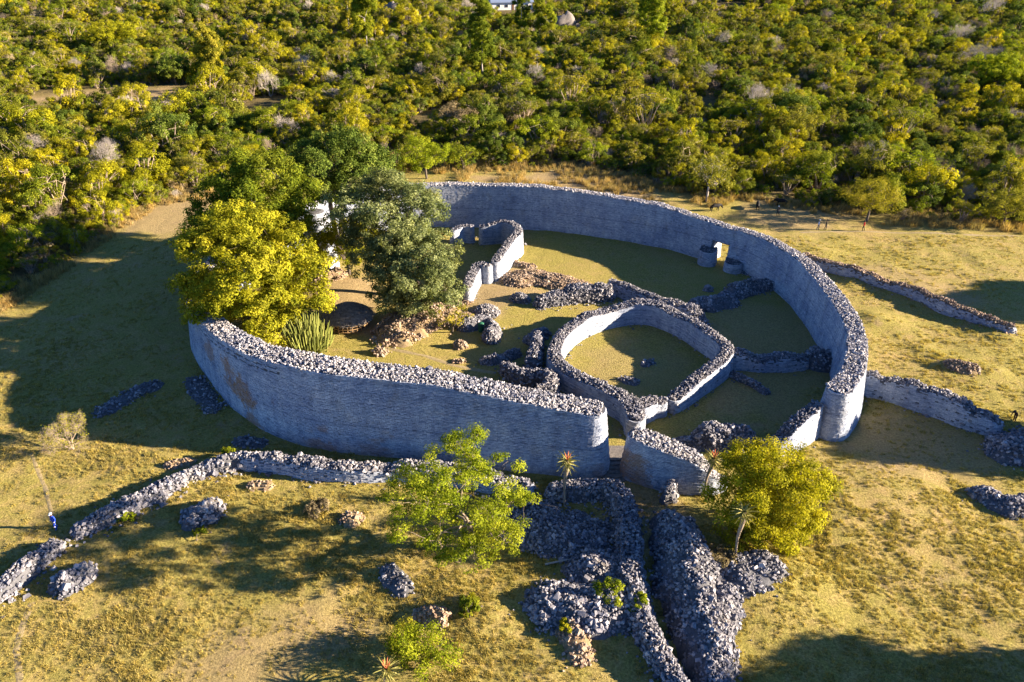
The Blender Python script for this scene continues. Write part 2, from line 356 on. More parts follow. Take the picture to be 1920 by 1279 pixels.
def wall(name, label, pts, ref='top', batter=.09, rough=.15, dens=16, size=.24, group=None, hole=None, chevron=None, facing=True,
         stains=(), single=0, mat='rubble', cat='wall', ch=.15, sl=.30, topz=.12, ruin=None):
    """drystone wall along pts = (px, py, height, thickness): core, coursed facing stones, rubble on the crest"""
    w3 = []
    for px, py, h, th in pts:
        q = P(px, py, h if ref == 'top' else 0); w3.append((q.x, q.y, h, th))
    cl = catmull(w3, .45)
    if len(cl) < 3: cl = catmull(w3, .2)
    tl = np.concatenate([[0], np.cumsum(np.linalg.norm(np.diff(cl[:, :2], axis=0), axis=1))])
    if ruin is None: ruin = name in ('ruined_wall', 'passage_wall')
    cl[:, 2] += (vnoise(cl[:, 0], cl[:, 1], 2.3, 2)-.5)*2*rough
    if ruin: cl[:, 2] *= .82+.36*vnoise(cl[:, 0], cl[:, 1], 1.0, 4); cl[:, 3] *= .85+.3*vnoise(cl[:, 0], cl[:, 1], 1.4, 6)
    base = cl[len(cl)//2]; root = empty(name, (base[0], base[1], 0), label, cat, group); O = np.array([base[0], base[1], 0])
    idx, D, side = outline(cl); Cc = cl[idx]; H = Cc[:, 2]; Rr = Cc[:, 3]/2; T = tl[idx]
    inh = np.zeros(len(idx), bool); zh = H*.5
    if hole: inh = (T >= hole[0]) & (T <= hole[1]); zh = np.where(inh, hole[2], np.minimum(hole[2], H*.6))
    lev = [np.full(len(idx), -.6), zh, H-.04]; n = len(idx); vv = []
    for z in lev:
        r = Rr+batter*(H-z)-.05; vv.append(np.concatenate([Cc[:, :2]+D*r[:, None], z[:, None]], 1))
    v = np.vstack(vv); i0 = np.arange(n); i1 = (i0+1) % n; f = []
    for l in range(2):
        q = np.stack([l*n+i0, (l+1)*n+i0, (l+1)*n+i1, l*n+i1], -1)
        if l == 0 and hole: q = q[~(inh[i0] & inh[i1])]
        f.append(q)
    m_ = len(cl); L = np.arange(m_); Rt = {int(idx[k]): k for k in range(n) if side[k] == -1}; Ri = np.array([Rt[i] for i in range(m_)])
    f.append(np.stack([2*n+L[:-1], 2*n+Ri[:-1], 2*n+Ri[1:], 2*n+L[1:]], -1))
    for s0, cap in ((m_-1, np.where((idx == m_-1))[0]), (0, None)):
        k = np.where((idx == s0) & (side == 0))[0]; ring = ([s0]+list(k)+[int(Ri[s0])]) if s0 else ([int(Ri[0])]+list(k)+[0])
        ctr = len(v); v = np.vstack([v, [[cl[s0, 0], cl[s0, 1], cl[s0, 2]-.04]]])
        f.append(np.array([(ctr, ctr, 2*n+a, 2*n+b)[1:]+(ctr,) for a, b in zip(ring[:-1], ring[1:])])[:, [0, 1, 2, 2]])
    if hole:
        hi = [i for i in range(m_) if hole[0] <= tl[i] <= hole[1]]
        for e, sg in ((hi[0], 1), (hi[-1], -1)):                # the two jambs, laid in courses
            jv = []; jf = []; jt = []
            A0, B0, A1, B1 = v[e], v[int(Ri[e])], v[n+e], v[n+int(Ri[e])]; al = (cl[hi[-1], :2]-cl[hi[0], :2]); al = al/np.linalg.norm(al)*sg
            for c_ in range(int((hole[2]+.5)/ch)):
                za = -.5+c_*ch; zb = min(za+ch-.02, hole[2]); cuts = [0, .3+.1*rng.random(), .65+.1*rng.random(), 1]
                for u0, u1 in zip(cuts[:-1], cuts[1:]):
                    k_ = len(jv); out_ = al*(.01+.04*rng.random())
                    for uu, z_ in ((u0+.01, za), (u1-.01, za), (u1-.01, zb), (u0+.01, zb)):
                        tz = (z_+.6)/(hole[2]+.6); xy = (A0[:2]*(1-tz)+A1[:2]*tz)*(1-uu)+(B0[:2]*(1-tz)+B1[:2]*tz)*uu+out_; jv.append((*(xy-O[:2]), z_))
                    jf.append((k_, k_+1, k_+2, k_+3)); jt.append(.6+.3*rng.random())
            tag(mesh_obj('door_jamb', fast_mesh('door_jamb', jv, jf, M['facing'], {'tone': jt, 'stain': np.zeros(len(jf))}), root), kind='stuff')
            q = [e, int(Ri[e]), n+int(Ri[e]), n+e]; f.append(np.array([q]))
        f.append(np.array([(n+a, n+b, n+int(Ri[b]), n+int(Ri[a])) for a, b in zip(hi[:-1], hi[1:])]))
    mb = bpy.data.meshes.new('core'); mb.from_pydata((v-O).tolist(), [], [tuple(dict.fromkeys(q)) for q in np.vstack(f).tolist()]); mb.materials.append(M['core']); mb.update()
    mesh_obj('core', mb, root)
    if facing:
        midr = Rr+batter*H*.5; pm = Cc[:, :2]+D*midr[:, None]; pm2 = np.vstack([pm, pm[:1]])
        S = np.concatenate([[0], np.cumsum(np.linalg.norm(np.diff(pm2, axis=0), axis=1))]); tot = S[-1]
        E = lambda a: np.concatenate([a, a[:1]])
        arr = [E(Cc[:, 0]), E(Cc[:, 1]), E(D[:, 0]), E(D[:, 1]), E(H), E(Rr), E(T)]
        tocam = -pm; vis = (D*tocam).sum(1)/np.linalg.norm(tocam, axis=1); arr.append(E(vis))
        Q = []; TN = []; nz = int((H.max()+.1)/ch)+1
        for k in range(nz):
            z0 = k*ch-.12; z1 = z0+ch; ln = sl*(.6+.8*rng.random(int(tot/sl*1.4)+4)); s = np.cumsum(ln); s = np.concatenate([[0], s[s < tot-.1], [tot]])
            a, b = s[:-1], s[1:]; mid_ = (a+b)/2; iv = [np.interp(mid_, S, q) for q in arr]
            keep = (iv[4] > z1-.10) & (iv[7] > -.2)
            if hole: keep &= ~((iv[6] > hole[0]-.05) & (iv[6] < hole[1]+.05) & (z0 < hole[2]))
            if chevron:
                dz = iv[4]-z0; band = (iv[6] > chevron[0]) & (iv[6] < chevron[1]) & (((dz > .5) & (dz < .68)) | ((dz > .95) & (dz < 1.13))) & (iv[7] > 0)
                keep &= ~(band & (np.arange(len(mid_)) % 5 > 0))
            if ruin: keep &= rng.random(len(keep)) > .03+.3*sstep(.45, 0, iv[4]-z1)
            a, b = a[keep], b[keep]
            if not len(a): continue
            j = .014; e = .012+(.11 if ruin else .045)*rng.random(len(a))**1.5; c4 = []
            for dep in (0, 1):
                for ss, zz in ((a+j*.6, z0+j*1.3), (b-j*.6, z0+j*1.3), (b-j*.6, z1-j*1.3), (a+j*.6, z1-j*1.3)):
                    ip = [np.interp(ss, S, q) for q in arr[:6]]; zz = np.minimum(zz+rng.normal(0, .008, len(ss)), ip[4]+.03); r = ip[5]+batter*(ip[4]-zz)+(e if dep == 0 else -.09)
                    c4.append(np.stack([ip[0]+ip[2]*r, ip[1]+ip[3]*r, zz], -1))
            Q.append(np.stack(c4, 1)); TN.append(np.clip(rng.normal(.5+.09*rng.normal(), .16, len(a)), 0, 1))
        Q = np.concatenate(Q); tn = np.concatenate(TN); nq = len(Q); k8 = (np.arange(nq)*8)[:, None, None]
        ff = (k8+np.array([(0, 1, 2, 3), (0, 4, 5, 1), (1, 5, 6, 2), (2, 6, 7, 3), (3, 7, 4, 0)])[None]).reshape(-1, 4)
        cen = Q.mean(1); st = np.zeros(nq)
        for sx, sy, sz, sr, amt in stains:
            dd = np.sqrt((cen[:, 0]-sx)**2+(cen[:, 1]-sy)**2+((cen[:, 2]-sz)/1.0)**2)+(vnoise(cen[:, 0]+cen[:, 1], cen[:, 2], 1.3, 4)-.5)*sr*1.6+(vnoise(cen[:, 0]-cen[:, 1], cen[:, 2], .45, 5)-.5)*sr*.8
            st = np.maximum(st, amt*sstep(sr, sr*.45, dd))
        st *= .6+.4*rng.random(nq)
        o = mesh_obj('facing', fast_mesh('facing', (Q-O).reshape(-1, 3), ff, M['facing'], {'tone': np.repeat(tn, 5), 'stain': np.repeat(st, 5)}), root); tag(o, kind='stuff')
    # crest
    size *= .54; dens *= 3.0; nn = int(tl[-1]*cl[:, 3].mean()*dens)+4
    tt = rng.random(nn)*(tl[-1]+cl[0, 3]*.7)-cl[0, 3]*.35; tc = np.clip(tt, 0, tl[-1]); ex = tt-tc
    ip = [np.interp(tc, tl, q) for q in (cl[:, 0], cl[:, 1], cl[:, 2], cl[:, 3])]
    dd = np.gradient(cl[:, :2], axis=0); dd /= np.linalg.norm(dd, axis=1)[:, None]; dx = np.interp(tc, tl, dd[:, 0]); dy = np.interp(tc, tl, dd[:, 1])
    lim = np.sqrt(np.clip(1-(2*ex/ip[3])**2, 0, 1)); off = (rng.random(nn)*2-1)*lim*ip[3]*.49
    sz = size*np.exp(rng.normal(-.1, .3, nn))
    pos = np.stack([ip[0]+dx*ex-dy*off, ip[1]+dy*ex+dx*off, ip[2]+sz*.15+topz*rng.random(nn)*np.clip(1.3-np.abs(off)/(ip[3]*.5), .1, 1)], -1)
    if ruin or name != 'enclosure_wall':
        nt_ = int(tl[-1]*((11 if facing else 30+34*H.mean()) if ruin else 3.5)); k_ = rng.integers(0, len(idx), nt_); s2 = size*np.exp(rng.normal(0, .35, nt_)); up = (rng.random(nt_) < ((.55 if facing else .85) if ruin else .1))
        zt = np.where(up, rng.random(nt_)*H[k_]*.95, 0); ro = Rr[k_]+batter*(H[k_]-zt)+np.where(up, s2*.12, rng.exponential(.38 if ruin else .25, nt_)); jx = rng.normal(0, .2, (nt_, 2))
        tj = (rng.random(nt_)-.5)*.5; ro = ro+up*rng.normal(0, .05, nt_)
        x_ = Cc[k_, 0]+D[k_, 0]*ro+jx[:, 0]*~up-D[k_, 1]*tj*up; y_ = Cc[k_, 1]+D[k_, 1]*ro+jx[:, 1]*~up+D[k_, 0]*tj*up; z_ = np.where(up, zt, G(x_, y_)+s2*.15)
        pos = np.vstack([pos, np.stack([x_, y_, z_], -1)]); sz = np.concatenate([sz, s2])
    put_stones('rubble', pos, sz, M[mat], root, single)
    return root
def heap(name, label, pts, wd, h, dens=14, size=.26, mat='rubble', group=None, single=0, under='earth', cat='rubble'):
    """rubble ridge along pts (photo pixels on the ground): earth core with loose stones over it"""
    w3 = []
    for q in pts:
        p = PG(q[0], q[1]); w3.append((p.x, p.y, h*(q[2] if len(q) > 2 else 1), wd*(q[3] if len(q) > 3 else 1)))
    if len(w3) == 1: w3.append((w3[0][0]+.3, w3[0][1], w3[0][2], w3[0][3]))
    cl = catmull(w3, .4); b = cl[len(cl)//2]; gz = g(b[0], b[1]); root = empty(name, (b[0], b[1], gz), label, cat, group); O = np.array([b[0], b[1], gz])
    if len(cl) < 3: cl = catmull(w3, .1)
    idx, D, side = outline(cl); Cc = cl[idx]; n = len(idx); vs_ = []; S_ = (0, .2, .42, .65, .85, 1)
    def prof(u): return np.clip(1-np.abs(u)**1.7, 0, 1)
    def jig(x, y): return .72+.56*vnoise(x, y, 1.1, 6)
    for s in S_:
        r = Cc[:, 3]*(1-s); xy = Cc[:, :2]+D*(r*(jig(Cc[:, 0]+D[:, 0]*2, Cc[:, 1]+D[:, 1]*2) if s < .9 else 1))[:, None]
        vs_.append(np.concatenate([xy, (G(xy[:, 0], xy[:, 1])-(.25 if s == 0 else .06)+Cc[:, 2]*prof(1-s)*jig(xy[:, 0], xy[:, 1]))[:, None]], 1))
    v = np.vstack(vs_)-O; i0 = np.arange(n); i1 = (i0+1) % n
    f = np.vstack([np.stack([l*n+i0, (l+1)*n+i0, (l+1)*n+i1, l*n+i1], -1) for l in range(len(S_)-1)])
    mesh_obj('core', fast_mesh('core', v, f, M['core' if mat == 'rubble' else under], None, True), root)
    tl = np.concatenate([[0], np.cumsum(np.linalg.norm(np.diff(cl[:, :2], axis=0), axis=1))]); wm = cl[:, 3].mean()
    size *= .58; dens *= 2.5; nn = int((tl[-1]*2*wm+math.pi*wm*wm)*dens)+5; tt = rng.random(nn)*(tl[-1]+2*wm)-wm; tc = np.clip(tt, 0, tl[-1]); ex = tt-tc
    ip = [np.interp(tc, tl, q) for q in cl.T]; dd = np.gradient(cl[:, :2], axis=0); dd /= np.linalg.norm(dd, axis=1)[:, None]+1e-9; dx = np.interp(tc, tl, dd[:, 0]); dy = np.interp(tc, tl, dd[:, 1])
    u = (rng.random(nn)*2-1); rad = np.hypot(ex/ip[3], u); ok = rad < 1; 
    x = ip[0]+dx*ex-dy*u*ip[3]; y = ip[1]+dy*ex+dx*u*ip[3]; jg = jig(x, y); ok &= rad < jg+.05; sz = size*np.exp(rng.normal(-.1, .35, nn))
    z = G(x, y)+ip[2]*prof(rad/np.clip(jg, .75, 1.2))*jg+sz*.1
    pos = np.stack([x, y, z], -1)[ok]; sz = sz[ok]; n2 = max(3, int(len(sz)*.06)); a_ = rng.integers(0, len(cl), n2); an = rng.random(n2)*6.283; rr_ = cl[a_, 3]*(.85+rng.exponential(.28, n2)); xo = cl[a_, 0]+rr_*np.cos(an); yo = cl[a_, 1]+rr_*np.sin(an); so = size*.8*np.exp(rng.normal(0, .3, n2))
    pos = np.vstack([pos, np.stack([xo, yo, G(xo, yo)+so*.1], -1)]); sz = np.concatenate([sz, so])
    put_stones('rubble', pos, sz, M[mat], root, single, tilt=.6)
    return root

# ------------------------------------------------------------------ the great wall and its pieces
def c6(x, y): return (800+x/2.975, 380+y/2.975)
def c7(x, y): return (1280+x/2.975, 420+y/2.975)
great = [(1110, 764, 6.7, 2.6), (1070, 757, 6.8, 2.7), (1000, 745, 7.1, 2.7), (900, 724, 7.7, 2.8), (800, 705, 8.1, 2.9), (700, 693, 8.3, 3.0), (600, 680, 8.4, 3.1), (530, 668, 8.1, 3.0), (480, 652, 7.7, 2.8), (438, 632, 7.2, 2.6),
         (405, 606, 6.7, 2.4), (376, 574, 6.3, 2.3), (368, 545, 6.2, 2.2), (385, 508, 6.2, 2.1), (440, 455, 6.2, 2.0), (510, 412, 6.3, 1.9), (600, 374, 6.5, 1.9), (700, 353, 6.8, 1.8), (801, 345, 6.9, 1.7), (900, 345, 6.9, 1.6),
         (1000, 349, 6.9, 1.6), (1077, 357, 6.8, 1.6), (1144, 367, 6.7, 1.6), (1211, 378, 6.5, 1.6), (1278, 396, 6.0, 1.6), (1364, 424, 5.6, 1.7), (1414, 438, 5.6, 1.7), (1468, 462, 5.7, 1.8), (1503, 485, 5.7, 1.9), (1539, 521, 5.7, 2.0),
         (1568, 556, 5.8, 2.1), (1593, 595, 5.7, 2.1), (1605, 625, 5.6, 2.1), (1607, 655, 5.5, 2.1), (1601, 690, 5.4, 2.2), (1585, 716, 5.3, 2.3), (1574, 729, 5.3, 2.4)]
_g3 = catmull([(*tuple(P(a, b, h))[:2], h, th) for a, b, h, th in great], .45)
_gt = np.concatenate([[0], np.cumsum(np.linalg.norm(np.diff(_g3[:, :2], axis=0), axis=1))])
def near_t(px, py, z):
    q = P(px, py, z); return _gt[np.argmin(np.hypot(_g3[:, 0]-q.x, _g3[:, 1]-q.y))]
td = near_t(1364, 424, 5.6); tch = near_t(535, 680, 8.1); tch2 = near_t(380, 580, 6.3)
ST = [(*P(430, 690, 4.5), 1.9, .85), (*P(455, 720, 3.5), 2.0, .9), (*P(470, 750, 2.2), 1.7, .9), (*P(478, 775, 1.0), 1.4, .8), (*P(395, 660, 4), 1.5, .6), (*P(545, 745, 3.5), 1.2, .6),
      (*P(610, 830, .6), 1.6, .55), (*P(720, 815, 1.8), 1.6, .5), (*P(575, 775, 2.2), 1.2, .4), (*P(1035, 815, 3.5), 1.2, .35), (*P(1120, 880, 1), 1.2, .4), (*P(700, 840, 1), 1.5, .4), (*P(940, 845, 1.2), 1.3, .35)]
wall('enclosure_wall', 'great curving outer wall of coursed grey stone sweeping round the whole enclosure', great, batter=.11, rough=.14, dens=17, size=.26, mat='sunlit_rubble', hole=(td-1.4, td+1.2, 3.2), chevron=(tch, tch2), stains=ST)
wall('enclosure_wall', 'short sloping stretch of outer wall right of the entrance passage with rounded end', [(1199, 814, 4.4, 2.1), (1222, 822, 4.3, 2.3), (1262, 838, 4.0, 2.3), (1305, 858, 3.3, 2.0), (1336, 884, 2.0, 1.7), (1350, 897, 1.2, 1.3)],
     batter=.12, rough=.1, dens=16, size=.28, mat='sunlit_rubble', stains=[(*P(1180, 880, 1.2), 1.6, .8), (*P(1200, 905, .3), 1.3, .6), (*P(1165, 860, 2), 1.0, .5)])
wall('wall_stub', 'tall sunlit wall stub with sloping top beside the right hand gateway', [(1532, 757, 3.9, 1.2), (1505, 778, 3.6, 1.4), (1478, 803, 2.8, 1.5), (1462, 822, 1.9, 1.5)], batter=.07, rough=.12, dens=16, size=.26)
r6 = lambda L: [(*c6(x, y), h, th) for x, y, h, th in L]
r7 = lambda L: [(*c7(x, y), h, th) for x, y, h, th in L]
wall('inner_enclosure_wall', 'ring shaped inner wall with rubble crest around the small central lawn', r6([(1378, 1088, 1.5, 1.5), (1440, 1035, 1.9, 1.5), (1510, 975, 2.2, 1.5), (1590, 915, 2.4, 1.5), (1655, 860, 2.5, 1.5), (1675, 810, 2.6, 1.5), (1630, 760, 2.6, 1.5), (1550, 710, 2.6, 1.5),
     (1470, 655, 2.6, 1.5), (1370, 605, 2.6, 1.6), (1270, 570, 2.6, 1.6), (1170, 562, 2.6, 1.6), (1070, 578, 2.5, 1.6), (960, 610, 2.4, 1.5), (860, 650, 2.4, 1.5), (780, 705, 2.4, 1.5), (728, 775, 2.3, 1.5), (715, 850, 2.2, 1.6), (770, 920, 2.2, 1.7), (860, 972, 2.2, 1.7), (960, 1020, 2.3, 1.7), (1050, 1062, 2.2, 1.7), (1130, 1110, 2.1, 2.0), (1165, 1160, 2.0, 2.0), (1165, 1200, 1.9, 1.8)]),
     batter=.06, rough=.22, dens=18, size=.28, topz=.3, stains=[(*P(1170, 610, 1.2), 1.3, .5), (*P(1185, 600, 1.5), 1.0, .45), (*P(1085, 735, 1), 1.2, .3)])
wall('wall_stub', 'rubble topped spur beside the gap of the ring wall facing the entrance', r6([(1195, 1120, 2.0, 1.9), (1260, 1100, 1.8, 1.8), (1305, 1108, 1.6, 1.4)]), batter=.06, rough=.2, dens=18, size=.28, topz=.3)
wall('inner_enclosure_wall', 'curved sunlit wall of the small back enclosure beside the trees, right of its gap', r6([(385, 325, 3.0, 1.3), (425, 265, 3.2, 1.3), (470, 205, 3.3, 1.3), (512, 160, 3.4, 1.3), (490, 125, 3.4, 1.2), (430, 108, 3.3, 1.1), (370, 118, 3.1, 1.0), (310, 132, 2.8, 1.0)]), batter=.05, rough=.18, dens=18, size=.25, topz=.2)
wall('inner_enclosure_wall', 'low sunlit wall of the small back enclosure between gap and tree', r6([(340, 352, 2.6, 1.3), (290, 345, 2.5, 1.4), (255, 400, 2.4, 1.4), (230, 470, 2.2, 1.2)]), batter=.05, rough=.2, dens=18, size=.25, topz=.2)
wall('wall_stub', 'short shaded wall piece at the back of the small enclosure behind the tree', r6([(245, 130, 2.6, 1.1), (200, 128, 2.6, 1.1), (150, 150, 2.4, 1.1)]), batter=.05, rough=.12, dens=18, size=.24)
# buttresses beside the doorway in the back wall
wall('buttress', 'rounded stone buttress left of the bright doorway in the back wall', [(1326, 489, 2.2, 2.5), (1325, 494, 2.1, 2.4)], ref='base', batter=.07, rough=.03, dens=12, size=.22)
wall('buttress', 'lower rounded stone buttress right of the bright doorway in the back wall', [(1376, 502, 1.5, 2.6), (1373, 507, 1.3, 2.5)], ref='base', batter=.07, rough=.05, dens=12, size=.22)
# inner ruins
wall('ruined_wall', 'long low ruined wall running behind the ring wall across the lawn', r6([(1040, 440, 1.3, 1.2), (1120, 470, 1.5, 1.3), (1220, 510, 1.5, 1.3), (1320, 545, 1.5, 1.4), (1400, 560, 1.7, 1.7), (1470, 590, 1.9, 2.0), (1520, 625, 1.7, 1.8), (1545, 670, .9, 1.4)]), batter=.1, rough=.2, dens=20, size=.28, topz=.35)
wall('ruined_wall', 'thick rubble bank with round stone end casting a deep shadow behind the ring wall', r6([(1010, 480, 1.5, 1.5), (950, 480, 1.5, 1.7), (850, 480, 1.6, 1.9), (740, 500, 1.5, 2.0), (640, 540, 1.0, 1.8)]), facing=False, batter=.15, rough=.2, dens=20, size=.3, topz=.5)
heap('rubble_heap', 'low spread of brown rubble on the lawn near the back enclosure', [c6(500, 445), c6(560, 410), c6(650, 430), c6(820, 470)], 2.6, .7, 12, .26, 'brown_rubble')
heap('rubble_heap', 'small pile of brown stones at the corner of the back enclosure', [c6(510, 345), c6(580, 362)], 1.0, .5, 12, .28, 'brown_rubble')
heap('rubble_heap', 'small dark stone pile at the end of the thick rubble bank', [c6(515, 540)], 1.3, .9, 18, .3)
wall('ruined_wall', 'stubby lit wall fragment standing left of the ring wall', r6([(620, 735, 1.7, 1.0), (610, 800, 1.8, 1.3), (595, 870, 1.6, 1.5)]), facing=False, batter=.08, rough=.25, dens=20, size=.28, topz=.35)
heap('rubble_heap', 'shaded rubble behind the wall fragment left of the ring', [c6(590, 770), c6(640, 735)], 1.3, 1.0, 18, .28)
wall('ruined_wall', 'hook shaped wall with rubble crest behind the front wall end', r6([(450, 905, 1.0, 1.3), (500, 940, 1.3, 1.3), (590, 945, 1.7, 1.4), (660, 930, 2.0, 1.4), (695, 970, 2.1, 1.4), (690, 1020, 2.1, 1.3), (640, 1035, 1.9, 1.2)]), facing=False, batter=.06, rough=.2, dens=20, size=.28, topz=.3)
heap('rubble_heap', 'dark low rubble line in shade above the hook shaped wall', [c6(330, 890), c6(420, 880), c6(490, 850)], .9, .7, 18, .27)
heap('rubble_heap', 'stone heap wrapped around the green bin', [c6(215, 700, ), c6(260, 690), c6(330, 675), c6(375, 715), c6(360, 770)], 1.15, 1.3, 18, .3)
heap('rubble_heap', 'round grey stone heap above the green bin', [c6(325, 612)], 1.7, 1.0, 18, .27)
heap('rubble_heap', 'small earthy stone mound left of the round stone heap', [c6(215, 655)], 1.4, 1.0, 10, .25, 'brown_rubble')
heap('rubble_heap', 'small lump of brown rock on the lawn below the green bin', [c6(183, 805)], .75, .8, 16, .35, 'brown_rubble')
heap('rubble_heap', 'small lump of brown rock on the lawn below the hut', [(712, 662)], .85, .9, 16, .35, 'brown_rubble')
heap('rubble_heap', 'tiny scatter of stones on the lawn left of the shaded rubble', [c6(165, 888), c6(190, 888)], .6, .3, 12, .25, 'brown_rubble')
heap('rubble_heap', 'big brown stony mound under the green tree beside the hut', [(745, 625), (780, 600), (820, 592)], 3.6, 1.5, 8, .32, 'brown_rubble')
heap('rubble_heap', 'rough brown stones at the foot of the conical tower', [(625, 518), (600, 522)], 2.2, 1.2, 10, .3, 'brown_rubble')
heap('rubble_heap', 'small stony rise below the lit wall of the back enclosure', [c6(170, 555), c6(215, 555)], 1.2, .5, 10, .28, 'brown_rubble')
heap('rubble_heap', 'tiny stone scatter near the centre of the ring lawn, further from the entrance', [c6(1215, 905), c6(1250, 890)], .7, .25, 7, .22)
heap('rubble_heap', 'tiny stone scatter on the ring lawn nearer the entrance', [c6(1110, 990), c6(1150, 1000)], .9, .3, 7, .24)
heap('rubble_heap', 'small boulder pair alone on the shaded back lawn', [c6(1563, 490)], .6, .7, 14, .4)
heap('rubble_heap', 'wide shaded rubble bank touching the right end of the long ruined wall', [c6(1540, 575), c6(1600, 575), c6(1660, 560)], 2.0, 1.4, 16, .28)
heap('rubble_heap', 'shaded rubble bank joined to the inside of the right outer wall', [c6(1720, 510), c6(1790, 490), c6(1870, 472), c7(545, 340)], 1.7, 1.4, 16, .28)
heap('rubble_heap', 'thin rubble line along the foot of the wall below the doorway', [c7(310, 255), c7(380, 280), c7(440, 300)], .9, .5, 16, .25)
wall('ruined_wall', 'shaded cross wall from the ring wall towards the right outer wall', r7([(275, 715, 1.8, 1.4), (340, 725, 1.7, 1.5), (430, 742, 1.5, 1.7), (560, 738, 1.6, 1.7), (660, 742, 1.3, 1.6)]), batter=.2, rough=.18, dens=20, size=.28, topz=.3)
heap('rubble_heap', 'shaded rubble block against the right outer wall beyond the cross wall gap', [c7(735, 780), c7(840, 785)], 1.9, 1.8, 18, .28)
heap('rubble_heap', 'narrow diagonal line of stones on the shaded lawn right of the ring', [c7(285, 850), c7(370, 890), c7(460, 940)], .6, .6, 20, .25)
heap('rubble_heap', 'dark rubble hump in shade inside the entrance to the right', [c7(150, 1225), c7(240, 1200), c7(320, 1225)], 1.9, 1.9, 18, .28)
heap('rubble_heap', 'low dark rubble strip behind the short sloping outer wall', [c7(10, 1235), c7(90, 1240)], 1.1, .7, 18, .26)
heap('rubble_heap', 'shaded rubble between the dark hump and the sunlit wall stub', [(1395, 850), (1440, 845)], 1.4, 1.0, 18, .28)
# outside walls on the right
wall('ruined_wall', 'long low dark wall running out over the dry grass behind the right wall', [(1512, 478, 1.0, 1.2), (1545, 490, 1.1, 1.2), (1600, 505, 1.1, 1.2), (1660, 525, 1.0, 1.2), (1720, 545, 1.0, 1.3), (1780, 570, 1.1, 1.3), (1840, 590, 1.0, 1.3), (1893, 612, .8, 1.3)], batter=.25, rough=.22, dens=20, size=.28, topz=.25, mat='brown_rubble')
wall('ruined_wall', 'tall wall running right from the great wall tower over the grass', [(1622, 703, 2.3, 1.0), (1670, 712, 2.3, 1.2), (1720, 725, 2.4, 1.4), (1775, 742, 2.4, 1.5), (1830, 765, 2.2, 1.7), (1862, 788, 1.3, 1.6)], batter=.12, rough=.2, dens=18, size=.28, topz=.25)
heap('rubble_heap', 'shaded rubble heap at the right edge below the tall right wall', [(1895, 850), (1925, 830), (1960, 850)], 2.6, 1.4, 12, .3)
heap('rubble_heap', 'rubble heap with grass at the right edge beside the lower shadow', [(1850, 935), (1890, 955), (1930, 950)], 1.5, .8, 12, .3)
heap('rubble_heap', 'low stony hump among the dry grass at far right', [(1790, 685), (1815, 690)], 1.3, .5, 10, .28, 'brown_rubble')
# outside walls in front
wall('ruined_wall', 'low front wall with lit face leading from the left towards the great wall', [(150, 988, .5, 1.0), (190, 965, .9, 1.1), (240, 940, 1.0, 1.2), (300, 910, 1.0, 1.3), (350, 886, 1.0, 1.1), (400, 866, 1.2, .9), (445, 852, 1.4, .8)], facing=False, batter=.3, rough=.15, dens=16, size=.36, single=150, topz=.25)
wall('ruined_wall', 'shaded low wall along the front of the great wall behind the tree', [(458, 852, 1.5, .9), (520, 858, 1.3, 1.1), (590, 868, 1.3, 1.4), (660, 876, 1.2, 1.4), (720, 874, 1.2, 1.3), (790, 872, 1.3, 1.3), (860, 880, 1.3, 1.4), (930, 892, 1.3, 1.4), (985, 905, 1.0, 1.4)], batter=.15, rough=.2, dens=18, size=.32, topz=.25)
wall('ruined_wall', 'broken rubble wall at the left edge beyond the gap beside the person', [(98, 1022, .6, 1.2), (60, 1047, .9, 1.2), (25, 1077, .9, 1.3), (-30, 1122, .8, 1.3)], facing=False, batter=.3, rough=.2, dens=16, size=.34, topz=.25)
heap('rubble_heap', 'round rubble heap on the grass below the low front wall', [(372, 975), (392, 965)], 1.5, 1.2, 16, .34)
heap('rubble_heap', 'round rubble heap near the lower left corner', [(128, 1098), (152, 1085)], 1.3, 1.1, 16, .34)
heap('rubble_heap', 'little pile of pale stones above the low front wall', [(325, 872), (350, 868)], .9, .5, 10, .28, 'brown_rubble')
heap('rubble_heap', 'small pale stones on the grass in front of the shaded low wall', [(478, 912), (500, 912)], .8, .4, 6, .28, 'brown_rubble')
heap('rubble_heap', 'dark line of rubble in the shade furthest left of the great wall', [(200, 770), (240, 745), (285, 725)], 1.5, .22, 3.5, .3)
heap('rubble_heap', 'dark rubble strip in the shade close to the great wall base', [(365, 715), (385, 745), (400, 765)], 1.3, .25, 4, .3)
heap('rubble_heap', 'dark small rubble patch in shade at the foot of the great wall', [(455, 828), (485, 832)], 1.1, .25, 5, .28)
heap('rubble_heap', 'dark stones half hidden in shade left of the foreground tree', [(730, 1075), (755, 1105)], 1.1, .4, 5, .3)
heap('rubble_heap', 'pinkish stone cluster in the grass below the foreground tree', [(795, 1155), (825, 1160)], .9, .7, 14, .32, 'brown_rubble')
heap('rubble_heap', 'small stony rise on the grass left of the foreground tree', [(655, 975)], 1.0, .5, 6, .3, 'brown_rubble')
